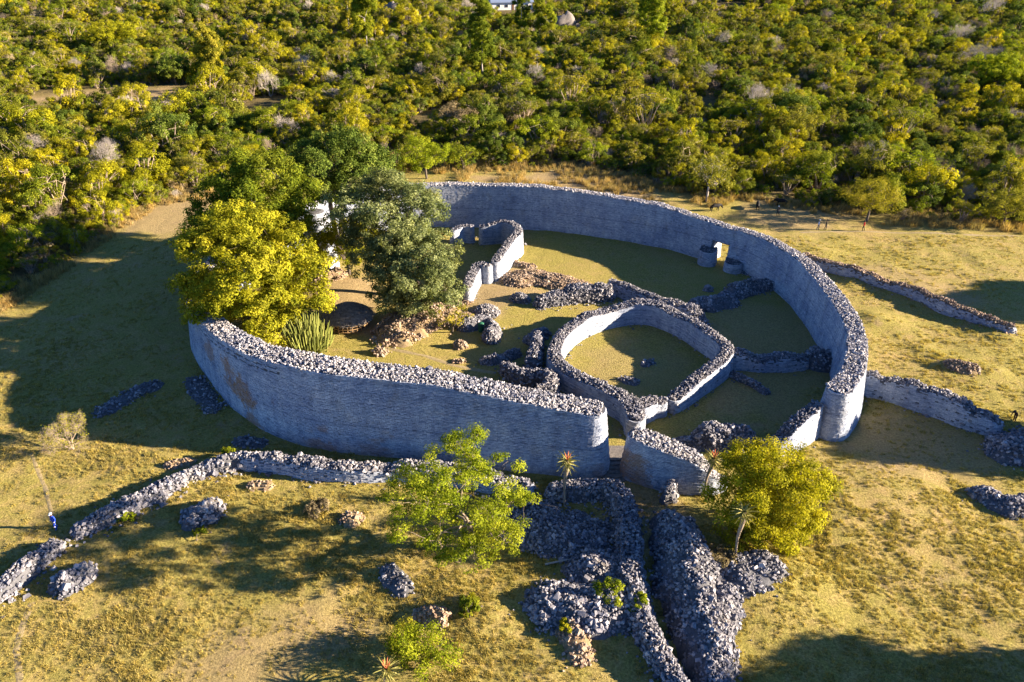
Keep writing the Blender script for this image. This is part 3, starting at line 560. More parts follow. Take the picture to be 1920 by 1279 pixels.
# near passage
wall('passage_wall', 'tumbled curved wall along the left side of the sunken entrance passage', [(1040, 915, 1.1, 1.2), (1090, 908, 1.3, 1.4), (1130, 905, 1.4, 1.4), (1160, 918, 1.5, 1.4), (1176, 950, 1.5, 1.4), (1180, 1000, 1.5, 1.5), (1182, 1050, 1.4, 1.6), (1188, 1100, 1.3, 1.5), (1203, 1150, 1.2, 1.3), (1228, 1200, 1.1, 1.2), (1258, 1250, 1.0, 1.2), (1300, 1310, 1.0, 1.2)], facing=False, batter=.2, rough=.2, dens=20, size=.3, topz=.3)
heap('rubble_heap', 'wide spill of grey rubble in shade beside the foreground tree', [(1010, 985), (1050, 1000), (1085, 1015)], 3.4, .6, 13, .28)
heap('rubble_heap', 'bright sunlit apron of loose stones left of the sunken passage', [(1035, 1135), (1090, 1140), (1140, 1140), (1170, 1130)], 2.5, 1.1, 17, .30, single=150)
heap('rubble_heap', 'shaded rubble slope joining the curved passage wall to the lit apron', [(1110, 1075), (1150, 1068)], 2.2, 1.1, 16, .28)
heap('rubble_heap', 'small rocky tongue running down into the grass below the lit apron', [(1070, 1180, 1), (1085, 1225, .6)], 1.2, .7, 10, .3, 'brown_rubble')
heap('rubble_heap', 'broad rubble bank along the right side of the sunken passage', [(1266, 990, .8, .7), (1276, 1045, 1, .95), (1294, 1105, 1, 1.05), (1312, 1160, .9, .95), (1325, 1205, .75, .75), (1345, 1250, .6, .6)], 2.6, 1.8, 15, .30, single=120)
heap('rubble_heap', 'sunlit rubble fan at the right foot of the passage bank', [(1350, 1120), (1355, 1155)], 1.6, .9, 16, .32)
heap('rubble_heap', 'shaded rubble patch under the round yellow tree', [(1395, 1075), (1430, 1065)], 2.0, .9, 12, .28)
heap('rubble_heap', 'narrow rubble strip on the far right side of the passage bottom', [(1322, 1250), (1345, 1285), (1370, 1320)], 1.5, 1.1, 14, .28)
heap('rubble_heap', 'small upright stone pile at the foot of the sloping outer wall', [(1250, 938), (1262, 915)], .75, 1.4, 20, .32)
heap('rubble_heap', 'round shaded stone buttress at the mouth of the sunken passage', [(1236, 985)], .9, 1.2, 16, .26)

# conical tower
q = PG(604, 500); root = empty('conical_tower', q, 'pale sunlit conical stone tower half hidden between the trees', 'tower')
mb = MB(); mb.lathe([(2.6, -.5), (2.35, 2), (2.0, 4.5), (1.65, 7), (1.3, 8.5), (.9, 8.7), (.1, 8.75)], 24); mb.build('core', M['core'], root)
Q = []; TN = []
for k in range(48):
    z0 = k*.18-.1; r = np.interp(z0, [-.5, 2, 4.5, 7, 8.6], [2.6, 2.35, 2.0, 1.65, 1.25]); a = 0; 
    while a < 2*math.pi-.05:
        da = .3/r*(.7+.6*rng.random()); b_ = min(a+da, 2*math.pi); e = .02+.04*rng.random(); pts = []
        for rr, in ((r+e,), (r-.1,)):
            for an, zz in ((a+.006, z0+.012), (b_-.006, z0+.012), (b_-.006, z0+.168), (a+.006, z0+.168)): pts.append((rr*math.cos(an), rr*math.sin(an), zz))
        Q.append(pts); TN.append(np.clip(rng.normal(.6, .2), 0, 1)); a = b_
Q = np.array(Q); k8 = (np.arange(len(Q))*8)[:, None, None]
ff = (k8+np.array([(0, 1, 2, 3), (0, 4, 5, 1), (1, 5, 6, 2), (2, 6, 7, 3), (3, 7, 4, 0)])[None]).reshape(-1, 4)
tag(mesh_obj('facing', fast_mesh('facing', Q.reshape(-1, 3), ff, M['facing'], {'tone': np.repeat(TN, 5), 'stain': np.zeros(len(ff))}), root), kind='stuff')

# steps in the entrance
q = PG(1156, 905); root = empty('stone_steps', q, 'curved stone steps climbing between the two wall ends of the entrance', 'steps')
for k in range(6):
    mb = MB(); n = 12; r0 = 1.9; top = .10+.11*k; cy = .5*k+.9; v = []
    for z in (-.3, top):
        for j in range(n+1):
            a = math.pi+math.pi*j/n; v.append((r0*.75*math.cos(a), cy+.75*math.sin(a)*1.2, z))
        v += [(r0*.75, cy+1.4, z), (-r0*.75, cy+1.4, z)]
    m_ = n+3; f = [tuple(range(m_))[::-1], tuple(range(m_, 2*m_))]+[(j, (j+1) % m_, m_+(j+1) % m_, m_+j) for j in range(m_)]
    mb.add(v, f); o = mb.build('step', M['granite'], root)

# ------------------------------------------------------------------ foliage builders
def leaf_quads(cen, nrm, size, asp=.55):
    n = len(cen); nrm = nrm/(np.linalg.norm(nrm, axis=1)[:, None]+1e-9); t_ = rng.normal(0, 1, (n, 3)); t_ -= nrm*(t_*nrm).sum(1)[:, None]; t_ /= np.linalg.norm(t_, axis=1)[:, None]+1e-9
    b_ = np.cross(nrm, t_); s = np.asarray(size).reshape(-1, 1)*np.ones((n, 1)); 
    v = np.stack([cen-t_*s*.5, cen+b_*s*asp*.5+t_*s*.08+nrm*s*.08, cen+t_*s*.5, cen-b_*s*asp*.5+t_*s*.08+nrm*s*.08], 1)
    return v.reshape(-1, 3), np.arange(n*4).reshape(-1, 4)
def crown_arrays(lobes, cr=.8, kc=4.5, nl=80, ls=.3, inner=.25, flat=.75, asp=.55, low=-.55):
    """lobes (x,y,z,rx,ry,rz): leaf clumps over their shells; returns mesh arrays and clump centres"""
    CC = []; OUT = []; L = np.array(lobes, float)
    for i, (x, y, z, a, b, c_) in enumerate(L):
        n = max(4, int(kc*(a*b*c_)**(2/3)*(1+inner))); d = rng.normal(0, 1, (n, 3)); d /= np.linalg.norm(d, axis=1)[:, None]; d = d[d[:, 2] > low]; n = len(d)
        rr = np.where(rng.random(n) < inner, .35+.4*rng.random(n), .8+.25*rng.random(n)); p = np.array([x, y, z])+d*np.array([a, b, c_])*rr[:, None]
        ok = np.ones(n, bool)
        for j, q in enumerate(L):
            if j != i: ok &= (((p-q[:3])/q[3:])**2).sum(1) > .4
        CC.append(p[ok]); OUT.append(d[ok])
    CC = np.concatenate(CC); OUT = np.concatenate(OUT); m_ = len(CC); cs = cr*(.55+.9*rng.random(m_)); ct = rng.normal(0, .2, m_)
    cnt = np.maximum(8, (nl*(cs/cr)**2).astype(int)); ci = np.repeat(np.arange(m_), cnt); d = rng.normal(0, 1, (len(ci), 3)); d /= np.linalg.norm(d, axis=1)[:, None]
    rad = rng.random(len(ci))**.45; off = d*(rad*cs[ci])[:, None]; off[:, 2] *= flat; cen = CC[ci]+off
    nrm = d*.9+OUT[ci]*.6+np.array([0, 0, .55])+rng.normal(0, .55, (len(ci), 3))
    v, f = leaf_quads(cen, nrm, ls*(.65+.7*rng.random(len(ci))), asp)
    tone = np.clip(.5+ct[ci]+rng.normal(0, .17, len(ci)), 0, 1)
    return v, f, tone, CC
def limb(mb, a, b, r0, r1, n=6, seg=5, wob=.12):
    a, b = Vector(a), Vector(b); L = (b-a).length; pts = []
    for i in range(seg+1):
        u = i/seg; p = a.lerp(b, u); p.z += .12*L*math.sin(u*math.pi)*.6
        if 0 < i < seg: p += Vector(rng.normal(0, wob*L/seg, 3).tolist())
        pts.append(p)
    mb.tube(pts, [r0+(r1-r0)*i/seg for i in range(seg+1)], n)
    return pts
def tree(name, label, base, lobes, mat, cat='tree', group=None, bark='bark', tr=.35, fork=.35, stems=1, twigs=40, leanxy=(0, 0), **kw):
    """lobes relative to the base"""
    root = empty(name, base, label, cat, group)
    v, f, tone, CC = crown_arrays(lobes, **kw)
    mesh_obj('crown', fast_mesh('crown', v, f, M[mat], {'tone': tone}), root)
    mb = MB(); L = np.array(lobes, float); cx, cy = L[:, 0].mean(), L[:, 1].mean(); zc = L[:, 2].mean()
    for s in range(stems):
        a0 = s*2.4; fk = (cx*fork*.8+.5*math.cos(a0)*(stems > 1)*2+leanxy[0], cy*fork*.8+.5*math.sin(a0)*(stems > 1)*2+leanxy[1], zc*fork*1.5)
        limb(mb, (.35*math.cos(a0)*(stems > 1), .35*math.sin(a0)*(stems > 1), -.4), fk, tr*1.25, tr*.75, 8, 5, .05)
        nodes = [(np.array(fk), tr*.62)]; mine = sorted((i for i in range(len(L)) if i % stems == s), key=lambda i: np.linalg.norm(L[i, :3]-np.array(fk)))
        for i in mine:
            q = L[i]; e = np.array((q[0], q[1], q[2]+q[5]*.1)); cost = [np.linalg.norm(n_[0]-e)*1.35+np.linalg.norm(n_[0]-np.array(fk))*.75+(0 if j else .2) for j, n_ in enumerate(nodes)]; j = int(np.argmin(cost)); r0 = nodes[j][1]*.8
            pl = limb(mb, nodes[j][0], e, r0, r0*.45, 6, 5, .14); nodes.append((e, max(.03, r0*.5))); nodes.append((np.array(pl[3]), max(.03, r0*.62)))
            dd = np.linalg.norm(CC-q[:3], axis=1); near = np.where(dd < max(q[3:])*1.15)[0]
            for k in rng.permutation(near)[:twigs//len(L)+2]: limb(mb, e, CC[k], min(r0*.35, tr*.14), .012, 4, 3, .18)
    mb.build('trunk', M[bark], root, True); return root
def twig_mesh(h, wd, depth=5, r0=.1, seed=1, up=.35, nb=3):
    rd = random.Random(seed); mb = MB()
    def go(p, d, l, r, k):
        e = p+d*l; mb.tube([p, p+d*l*.5+Vector((rd.gauss(0, .05), rd.gauss(0, .05), rd.gauss(0, .05)))*l, e], [r, r*.8, r*.6], 3 if k < depth-1 else 5, False)
        if k:
            for i in range(nb if k > 1 else nb+1):
                nd = (d+Vector((rd.gauss(0, .6), rd.gauss(0, .6), rd.gauss(0, .45)+up*.5))).normalized(); go(e-d*l*rd.random()*.35, nd, l*rd.uniform(.62, .88), r*.6, k-1)
    for i in range(4): go(Vector((0, 0, -.1)), Vector((rd.gauss(0, .55), rd.gauss(0, .55), 1)).normalized(), h*.3, r0, depth)
    a = np.array(mb.v); a[:, 2] *= h/max(a[:, 2].max(), .1); a[:, :2] *= wd/2/np.percentile(np.hypot(a[:, 0], a[:, 1]), 97); mb.v = [tuple(q) for q in a]
    return mb

# ------------------------------------------------------------------ trees inside the enclosure
def LB(cx, cy, cz, rx, ry, rz, n, lr, seed, bx, by, bz=0.0, fill=.82):
    """n lobes of radius about lr spread through an ellipsoid, relative to base (bx,by)"""
    r_ = np.random.default_rng(seed); o = []; tries = 0
    while len(o) < n and tries < 4000:
        tries += 1; d = r_.normal(0, 1, 3); d /= np.linalg.norm(d); u = (.35+.65*r_.random())**.6*fill; l = lr*(.7+.6*r_.random())
        p = np.array([cx+d[0]*rx*u, cy+d[1]*ry*u, cz+d[2]*rz*u])
        if all(np.linalg.norm(p-np.array(q[:3])) > .75*(l+q[3])*.75 for q in o): o.append((*p, l, l, l*.85))
    return [(a-bx, b-by, c_-bz, e, f_, h) for a, b, c_, e, f_, h in o]
def enc_tree(name, label, bx, by, ell, n, lr, seed, mat, **kw):
    z = g(bx, by); return tree(name, label, (bx, by, z), LB(*ell, n, lr, seed, bx, by, z), mat, **kw)
enc_tree('broadleaf_tree', 'huge yellow-green leafy tree overhanging the left curve of the great wall', -32, 84, (-30.0, 81.2, 9.6, 9.2, 8.6, 9.3), 60, 1.95, 1, 'leaf_yellow', tr=.5, cr=.75, kc=5.0, nl=95, ls=.30, twigs=90)
enc_tree('broadleaf_tree', 'mid green tree with pale bare branches behind the yellow-green tree', -34, 100, (-34.2, 99.5, 11.4, 8.6, 7.8, 7.6), 40, 2.4, 2, 'leaf_green', bark='pale_bark', tr=.45, cr=.8, kc=4.6, nl=90, ls=.32, twigs=80)
enc_tree('broadleaf_tree', 'tallest dark green tree with bare dark trunks beside the conical tower', -26.0, 108.5, (-26.6, 112, 12.8, 8.8, 6.4, 5.8), 28, 2.5, 3, 'leaf_dark', tr=.4, stems=2, fork=.5, cr=.85, kc=4.6, nl=90, ls=.32, twigs=50)
enc_tree('broadleaf_tree', 'grey-green tree in front of the back wall right of the tallest tree', -14.5, 96, (-16.2, 95.5, 11.6, 8.0, 4.8, 6.2), 30, 2.3, 4, 'leaf_blue', tr=.4, cr=.8, kc=4.6, nl=95, ls=.28, twigs=60)
enc_tree('broadleaf_tree', 'rounded green tree spreading low over the brown stony mound', -11.5, 88, (-12.4, 88, 7.0, 6.9, 4.8, 6.6), 34, 2.1, 5, 'leaf_blue', tr=.4, cr=.72, kc=5.0, nl=95, ls=.28, twigs=60)
enc_tree('small_tree', 'small yellow-green tree between the clay yard and the conical tower', -23.5, 102.5, (-23.6, 101.6, 5.4, 4.8, 2.6, 4.6), 18, 1.5, 6, 'leaf_yellow', tr=.22, cr=.65, kc=5.0, nl=80, ls=.28, twigs=30)
enc_tree('small_tree', 'sprawling shrubby tree with thin stems at the right of the stony mound', -7.5, 85.5, (-7.0, 85.2, 2.2, 2.6, 2, 1.6), 6, .9, 8, 'leaf_olive', tr=.1, stems=3, cr=.5, kc=3.0, nl=30, ls=.22, twigs=30)
# ------------------------------------------------------------------ foreground trees
enc_tree('feathery_tree', 'lime green open-branched tree standing alone in front of the great wall', -3.2, 47.6, (-4.1, 46.4, 5.9, 6.7, 6.4, 6.2), 58, 1.12, 9, 'leaf_lime', bark='twig', tr=.28, cr=.55, kc=7.5, nl=85, ls=.17, flat=.5, twigs=260, inner=.25, low=-.3)
enc_tree('round_tree', 'dense round golden-green tree right of the sunken passage', 20.6, 49.4, (21.0, 49.0, 4.5, 5.1, 4.5, 5.3), 46, 1.3, 10, 'leaf_gold', tr=.3, cr=.6, kc=7.5, nl=95, ls=.2, twigs=60, low=-.8)
# trees standing right of the photograph's edge, whose shade reaches into it
for k, (x, y, h, r_, s) in enumerate(((51, 29.3, 11.0, 7.4, 21), (103, 92, 12, 6.5, 22), (66, 60.5, 8.5, 4.2, 23))):
    enc_tree('broadleaf_tree', ['broad green tree standing outside the frame at lower right', 'green tree standing outside the frame at upper right', 'green tree standing outside the frame at middle right'][k], x, y, (x, y, h-r_*.75+.6, r_, r_, r_*.75), 26, 2.6, s, 'leaf_green', tr=.4, cr=1.0, kc=7, nl=110, ls=.45, twigs=30)

# dry bush at left
q = PG(138, 842); root = empty('dry_bush', q, 'nearly leafless pale bush with a few yellow leaves, alone at left', 'bush')
mb = twig_mesh(3.9, 5.0, 7, .08, 4, .25); mb.build('branches', M['twig'], root)
tip = np.array(mb.v); tip = tip[tip[:, 2] > 1.2]; tip = tip[rng.integers(0, len(tip), 2600)]+rng.normal(0, .1, (2600, 3)); v, f = leaf_quads(tip, rng.normal(0, 1, (2600, 3)), .13)
mesh_obj('leaves', fast_mesh('leaves', v, f, M['leaf_gold'], {'tone': rng.random(2600)}), root)

# ------------------------------------------------------------------ aloes, euphorbia, small bushes
def aloe(px, py, top_px, top_py, label, flower=True, bend=.0):
    b = PG(px, py); d = ray(top_px, top_py); tt = (b.y)/d[1]; h = max(1.2, CAM_H+d[2]*tt-b.z); dx = d[0]*tt-b.x
    root = empty('tree_aloe', b, label, 'aloe'); mb = MB(); r_ = np.random.default_rng(int(px))
    pts = [(dx*u**1.5+.06*math.sin(u*9), 0, -.2+(h+.2)*u) for u in np.linspace(0, 1, 9)]
    mb.tube(pts, [.13, .10, .09, .10, .12, .15, .18, .2, .12], 8); mb.build('trunk', M['twig'], root, True)
    V_ = []; F_ = []; T_ = []
    for k in range(46):
        a = k*2.4; el = .95-1.35*(k/46); L = .95+.25*r_.random(); dirh = Vector((math.cos(a), math.sin(a), 0)); side = Vector((-math.sin(a), math.cos(a), 0)); base = Vector(pts[-1])-Vector((0, 0, .35*k/46)); b0 = len(V_)
        for i in range(5):
            u = i/4; p = base+dirh*(L*u*math.cos(el*(1-u*.5)))+Vector((0, 0, L*u*math.sin(el)-.28*L*u*u)); wd = .075*(1-u**1.6)+.004
            V_ += [tuple(p+side*wd+Vector((0, 0, .02))), tuple(p-Vector((0, 0, .02))), tuple(p-side*wd+Vector((0, 0, .02)))]
            if i: F_ += [(b0+i*3-3, b0+i*3-2, b0+i*3+1, b0+i*3), (b0+i*3-2, b0+i*3-1, b0+i*3+2, b0+i*3+1)]; T_ += [.3+.5*r_.random()]*2
    mesh_obj('rosette', fast_mesh('rosette', V_, F_, M['aloe'], {'tone': T_}), root)
    if flower:
        mb = MB(); c0 = Vector(pts[-1])
        for k in range(5):
            a = k*1.26; e = c0+Vector((.28*math.cos(a), .28*math.sin(a), .75+.1*(k % 2))); mb.tube([c0, c0.lerp(e, .55), c0.lerp(e, .6), e], [.02, .02, .055, .015], 6)
        mb.build('flower', M['flower'], root)
M['flower'] = plain('aloe_flower_red', (.45, .12, .05))
aloe(1057, 948, 1063, 864, 'tall tree aloe with shaggy trunk beside the front wall end')
aloe(1318, 930, 1338, 860, 'slanting tree aloe in front of the sloping outer wall', bend=.3)
aloe(1375, 1052, 1396, 960, 'shaded tree aloe left of the round golden-green tree', False)
aloe(722, 1288, 724, 1255, 'flowering aloe at the bottom edge beside the light green bush')
M['succulent'] = leaf_mat('succulent_green', (.10, .12, .03), (.20, .22, .05), (.34, .34, .09), .05, .05)
q = PG(583, 672); root = empty('candelabra_euphorbia', q, 'candelabra euphorbia with upright green arms behind the front wall', 'plant'); mb = MB()
for k in range(240):
    a = rng.random()*6.28; r_ = 3.0*math.sqrt(rng.random()); h = 4.9-.24*r_*r_+rng.normal(0, .7); x, y = r_*math.cos(a), r_*math.sin(a)
    mb.tube([(x*.12, y*.12, .5), (x*.6, y*.6, 1.1+.25*r_*rng.random()), (x*.9, y*.9, h*.6), (x*1.06+rng.normal(0, .1), y*1.06+rng.normal(0, .1), h)], [.07, .075, .08, .04], 5)
mesh_obj('arms', fast_mesh('arms', mb.v, [q_ if len(q_) == 4 else (*q_[:3], q_[3]) for q_ in mb.f if len(q_) == 4], M['succulent'], {'tone': rng.random(sum(len(q_) == 4 for q_ in mb.f))}), root)
mb = MB(); mb.tube([(0, 0, -.3), (0, 0, .9)], [.3, .2], 8); mb.build('stem', M['bark'], root)
def shrub(name, label, px, py, r_, h, mat, group=None, cat='bush', seed=1, **kw):
    b = PG(px, py); lobes = LB(0, 0, h*.55, r_, r_, h*.5, 9, r_*.42, seed, 0, 0); k = dict(cr=r_*.25, kc=9/max(.5, r_*.42)**2*.8, nl=60, ls=.16, twigs=24, tr=.06, stems=3); k.update(kw)
    return tree(name, label, b, lobes, mat, cat, group, **k)
shrub('shrub', 'light green leafy bush at the bottom edge left of centre', 790, 1240, 2.4, 2.6, 'leaf_lime', seed=3, kc=7, nl=90)
shrub('shrub', 'thin bush with bare stems at the bottom edge beside the aloe', 755, 1215, 1.3, 1.8, 'leaf_olive', seed=4, nl=30)
shrub('shrub', 'fresh green tuft of leaves growing on the front wall corner', 432, 862, .8, 1.8, 'leaf_lime', seed=5, nl=70)
shrub('shrub', 'small green plant at the foot of the lit low front wall', 238, 975, .7, .6, 'leaf_lime', seed=6)
shrub('shrub', 'small green weed growing on the sunlit stone apron', 1140, 1135, 1.1, 2.3, 'leaf_lime', seed=7)
shrub('shrub', 'greenish weed at the right end of the sunlit stone apron', 1195, 1150, .8, 1.9, 'leaf_lime', seed=8)
shrub('shrub', 'small green plant beside the round rubble heap below the front wall', 375, 1000, .6, .6, 'leaf_green', seed=9)
shrub('shrub', 'low weed below the sunlit rubble fan', 1345, 1195, .5, .5, 'leaf_lime', seed=10)
shrub('shrub', 'bare brownish low bush in the shade of the aloe near the passage bank', 1355, 1055, 1.2, 1.1, 'leaf_brown', seed=11)
shrub('shrub', 'dark weedy plant in the shade below the foreground tree', 880, 1140, .9, .7, 'leaf_green', seed=12)
shrub('shrub', 'reddish dry plant on the grass before the shaded low wall', 595, 960, 1.0, .6, 'leaf_brown', seed=13)
shrub('shrub', 'yellowish weed at the lower tongue of the stone apron', 1062, 1185, .6, .7, 'leaf_gold', seed=14)

# ------------------------------------------------------------------ hut, bin, log
q = PG(655, 610); root = empty('thatched_hut', q, 'low round hut with a grey thatched roof beside the euphorbia', 'hut')
M['dim_inside'] = plain('dark_hut_inside', (.05, .04, .03))
mb = MB(); mb.lathe([(2.3, -.2), (2.3, 1.3)], 28); mb.build('wall', M['dim_inside'], root)  # dark-coloured drum behind the posts stands for the hut's dim inside
for k in range(26):
    a = k/26*6.283; mb = MB(); x, y = 2.45*math.cos(a), 2.45*math.sin(a); mb.tube([(x, y, -.2), (x*1.01, y*1.01, 1.5)], [.06, .05], 6); mb.build('post', M['wood'], root)
for z in (.25, .6, .95, 1.25):
    mb = MB(); mb.tube([(2.52*math.cos(a), 2.52*math.sin(a), z+.02*math.sin(a*7)) for a in np.linspace(0, 6.283, 33)], [.05]*33, 5, False); mb.build('rail', M['wood'], root)
mb = MB(); mb.lathe([(3.0, 1.35), (3.05, 1.5), (2.4, 2.0), (1.6, 2.45), (.7, 2.8), (.05, 2.9)], 32); rf = mb.build('roof', M['thatch'], root, True)
V_ = []; n_ = 2600; aa = rng.random(n_)*6.283; rr = 3.05*np.sqrt(rng.random(n_)); zr = lambda r: np.interp(r, [.05, .7, 1.6, 2.4, 3.05, 3.4], [2.93, 2.83, 2.49, 2.04, 1.54, 1.3])
for k in range(n_):
    a, r_ = aa[k], rr[k]; r2 = r_+.3+.15*rng.random(); dw = .035/max(r_, .3); da = rng.normal(0, .02); l1 = .02+.10*rng.random()
    V_ += [(r_*math.cos(a-dw), r_*math.sin(a-dw), zr(r_)+.01), (r_*math.cos(a+dw), r_*math.sin(a+dw), zr(r_)+.01), (r2*math.cos(a+da+dw), r2*math.sin(a+da+dw), zr(r2)+l1), (r2*math.cos(a+da-dw), r2*math.sin(a+da-dw), zr(r2)+l1)]
tag(mesh_obj('thatch', fast_mesh('thatch', V_, np.arange(n_*4).reshape(-1, 4), M['thatch']), rf), kind='stuff')
M['bin'] = plain('green_bin_paint', (.02, .10, .055), .5)
q = PG(902, 622); root = empty('litter_bin', q, 'dark green round bin set among the stones', 'bin')
mb = MB(); mb.lathe([(.30, 0), (.36, 1.0), (.39, 1.02), (.39, 1.1)], 18); mb.build('body', M['bin'], root)
mb = MB(); mb.lathe([(.40, 1.1), (.40, 1.16), (.28, 1.27), (.05, 1.32)], 18); mb.build('lid', M['bin'], root, True)
a, b = PG(1022, 1060), PG(1088, 1052); mb = MB(); o = a.copy(); mb.tube([Vector((0, 0, .1)), (b-a)*.5+Vector((0, .1, .16)), (b-a)+Vector((0, 0, .35))], [.09, .08, .04], 7)
tag(mb.build('fallen_log', M['pale_bark'], None, True, o), 'thin pale fallen branch lying in the shade below the rubble', 'branch')

# ------------------------------------------------------------------ people and cattle
def skin_mesh(name, pts, edges, radii, subsurf=2):
    me = bpy.data.meshes.new(name); me.from_pydata(pts, edges, []); o = bpy.data.objects.new(name, me); C.objects.link(o)
    sm = o.modifiers.new('skin', 'SKIN'); 
    if not me.skin_vertices: me.skin_vertices.new() if hasattr(me.skin_vertices, 'new') else None
    for i, r_ in enumerate(radii):
        sv = me.skin_vertices[0].data[i]; sv.radius = r_ if isinstance(r_, tuple) else (r_, r_); sv.use_root = (i == 0)
    o.modifiers.new('sub', 'SUBSURF').levels = subsurf; o.modifiers['sub'].render_levels = subsurf
    dg = bpy.context.evaluated_depsgraph_get(); dg.update(); out_ = bpy.data.meshes.new_from_object(o.evaluated_get(dg)); bpy.data.objects.remove(o); out_.name = name; return out_
M['skin'] = plain('skin_dark', (.09, .05, .035)); M['blue'] = plain('blue_overall', (.02, .06, .42)); M['white'] = plain('white_cloth', (.75, .73, .70)); M['red'] = plain('red_cloth', (.55, .03, .03))
M['dark'] = plain('dark_cloth', (.02, .02, .025)); M['grey'] = plain('grey_cloth', (.16, .16, .18)); M['pblue'] = plain('pale_blue_cloth', (.30, .40, .62)); M['maroon'] = plain('maroon_cloth', (.10, .03, .025)); M['hide'] = plain('black_hide', (.012, .011, .011))
def person(label, px, py, facing, shirt, legs, cap, stride=.18, stoop=0.0, bands=False):
    b = PG(px, py); root = empty('person', b, label, 'person', rz=facing); s = stride; k = stoop          # faces +y
    pts = [(0, 0, .95), (0, .02+.25*k, 1.2-.12*k), (0, .02+.5*k, 1.42-.25*k), (0, .03+.62*k, 1.53-.32*k), (0, .05+.7*k, 1.66-.4*k),
           (-.1, 0, .9), (-.11, s, .5), (-.11, s*.9-.12, .08), (-.11, s*.9+.06, .04), (.1, 0, .9), (.11, -s*.3, .5), (.11, -s*1.3, .09), (.11, -s*1.3+.17, .04),
           (-.19, .02+.5*k, 1.4-.25*k), (-.26, .0+.52*k, 1.14-.28*k), (-.23, .16+.5*k, .92-.2*k), (-.22, .2+.5*k, .84-.2*k), (.19, .02+.5*k, 1.4-.25*k), (.26, -.04+.5*k, 1.14-.28*k), (.24, .10+.5*k, .92-.2*k), (.23, .13+.5*k, .84-.2*k)]
    ed = [(0, 1), (1, 2), (2, 3), (3, 4), (0, 5), (5, 6), (6, 7), (7, 8), (0, 9), (9, 10), (10, 11), (11, 12), (2, 13), (13, 14), (14, 15), (15, 16), (2, 17), (17, 18), (18, 19), (19, 20)]
    ra = [(.15, .12), (.15, .11), (.17, .11), .06, (.10, .12), .10, .075, .05, .045, .10, .075, .05, .045, .065, .05, .04, .04, .065, .05, .04, .04]
    me = skin_mesh('body', pts, ed, ra); mats = [M['skin'], M[shirt], M[legs], M['white']]
    for q_ in mats: me.materials.append(q_)
    for p in me.polygons:
        c_ = p.center; z = c_.z; mi = 0
        arm = abs(c_.x) > .19 and z < 1.3
        if z < .1: mi = 2
        elif z < .96 and not arm: mi = 2
        elif z < 1.5-.3*k: mi = 1
        if arm and z < .93-.2*k: mi = 0
        if bands and ((arm and .92 < z < .99) or (not arm and .40 < z < .47)): mi = 3
        p.material_index = mi; p.use_smooth = True
    mesh_obj('body', me, root)
    hz = 1.70-.4*k; hy = .05+.7*k; mb = MB(); mb.lathe([(.125, 0), (.125, .05), (.10, .11), (.04, .14)], 12); mb.v = [(x, y+hy, z+hz) for x, y, z in mb.v]
    mb.add([(-.09, hy+.08, hz+.01), (.09, hy+.08, hz+.01), (.06, hy+.2, hz-.01), (-.06, hy+.2, hz-.01), (-.09, hy+.08, hz+.03), (.09, hy+.08, hz+.03), (.06, hy+.2, hz+.005), (-.06, hy+.2, hz+.005)], [(3, 2, 1, 0), (4, 5, 6, 7), (0, 1, 5, 4), (1, 2, 6, 5), (2, 3, 7, 6), (3, 0, 4, 7)])
    mb.build('cap', M[cap], root, True)
person('person in blue overalls with pale bands walking at lower left', 106, 992, R(160), 'blue', 'blue', 'white', bands=True)
person('person in pale blue top and white hat, left of the walking pair', 1533, 431, R(250), 'pblue', 'grey', 'white')
person('person in dark clothes right of the one in pale blue', 1547, 431, R(250), 'dark', 'dark', 'dark')
person('person in a red top and dark trousers on the grass at right', 1618, 433, R(80), 'red', 'dark', 'dark', .22)
person('person with white hat and dark clothes near the cattle', 1458, 405, R(20), 'dark', 'dark', 'white')
person('person in dark maroon clothes stooping on the dry grass near right edge', 1901, 790, R(120), 'maroon', 'maroon', 'dark', .1, .7)
def cow(label, px, py, rz, s=1.0):
    b = PG(px, py); root = empty('cow', b, label, 'cow', 'black cattle behind the back wall', rz)
    pts = [(0, 0, 1.0), (.65, 0, 1.02), (1.0, 0, 1.12), (1.25, 0, .95), (1.45, 0, .62), (1.58, 0, .38), (-.75, 0, 1.05)]; ed = [(0, 1), (1, 2), (2, 3), (3, 4), (4, 5), (0, 6)]; ra = [(.33, .36), (.30, .38), (.2, .26), (.14, .18), (.13, .14), (.08, .08), (.27, .28)]
    for x, root_i, back in ((.55, 1, 0), (-.72, 6, 1)):
        for y in (-.2, .2):
            i = len(pts); pts += [(x, y, .72), (x+(-.1 if back else .02), y, .42), (x-.02, y, .05)]; ed += [(root_i, i), (i, i+1), (i+1, i+2)]; ra += [.13, .075, .06]
    i = len(pts); pts += [(-1.02, 0, .95), (-1.08, 0, .5)]; ed += [(6, i), (i, i+1)]; ra += [.04, .035]
    me = skin_mesh('body', pts, ed, ra); me.materials.append(M['hide'])
    for p in me.polygons: p.use_smooth = True
    mesh_obj('body', me, root)
    for y in (-1, 1):
        mb = MB(); mb.tube([(1.42, y*.1, .72), (1.40, y*.25, .80), (1.44, y*.3, .95)], [.035, .03, .01], 6); mb.build('horn', M['pale_bark'], root, True)
        mb = MB(); mb.tube([(1.38, y*.1, .66), (1.34, y*.2, .66), (1.33, y*.3, .62)], [.03, .06, .02], 6); mb.build('ear', M['hide'], root, True)
cow('black cow seen end on beside the bush edge behind the back wall', 1420, 392, R(75))
cow('black cow standing broadside above the person with white hat', 1464, 386, R(160))
cow('black cow half hidden in grass close behind the back wall', 1340, 396, R(20))

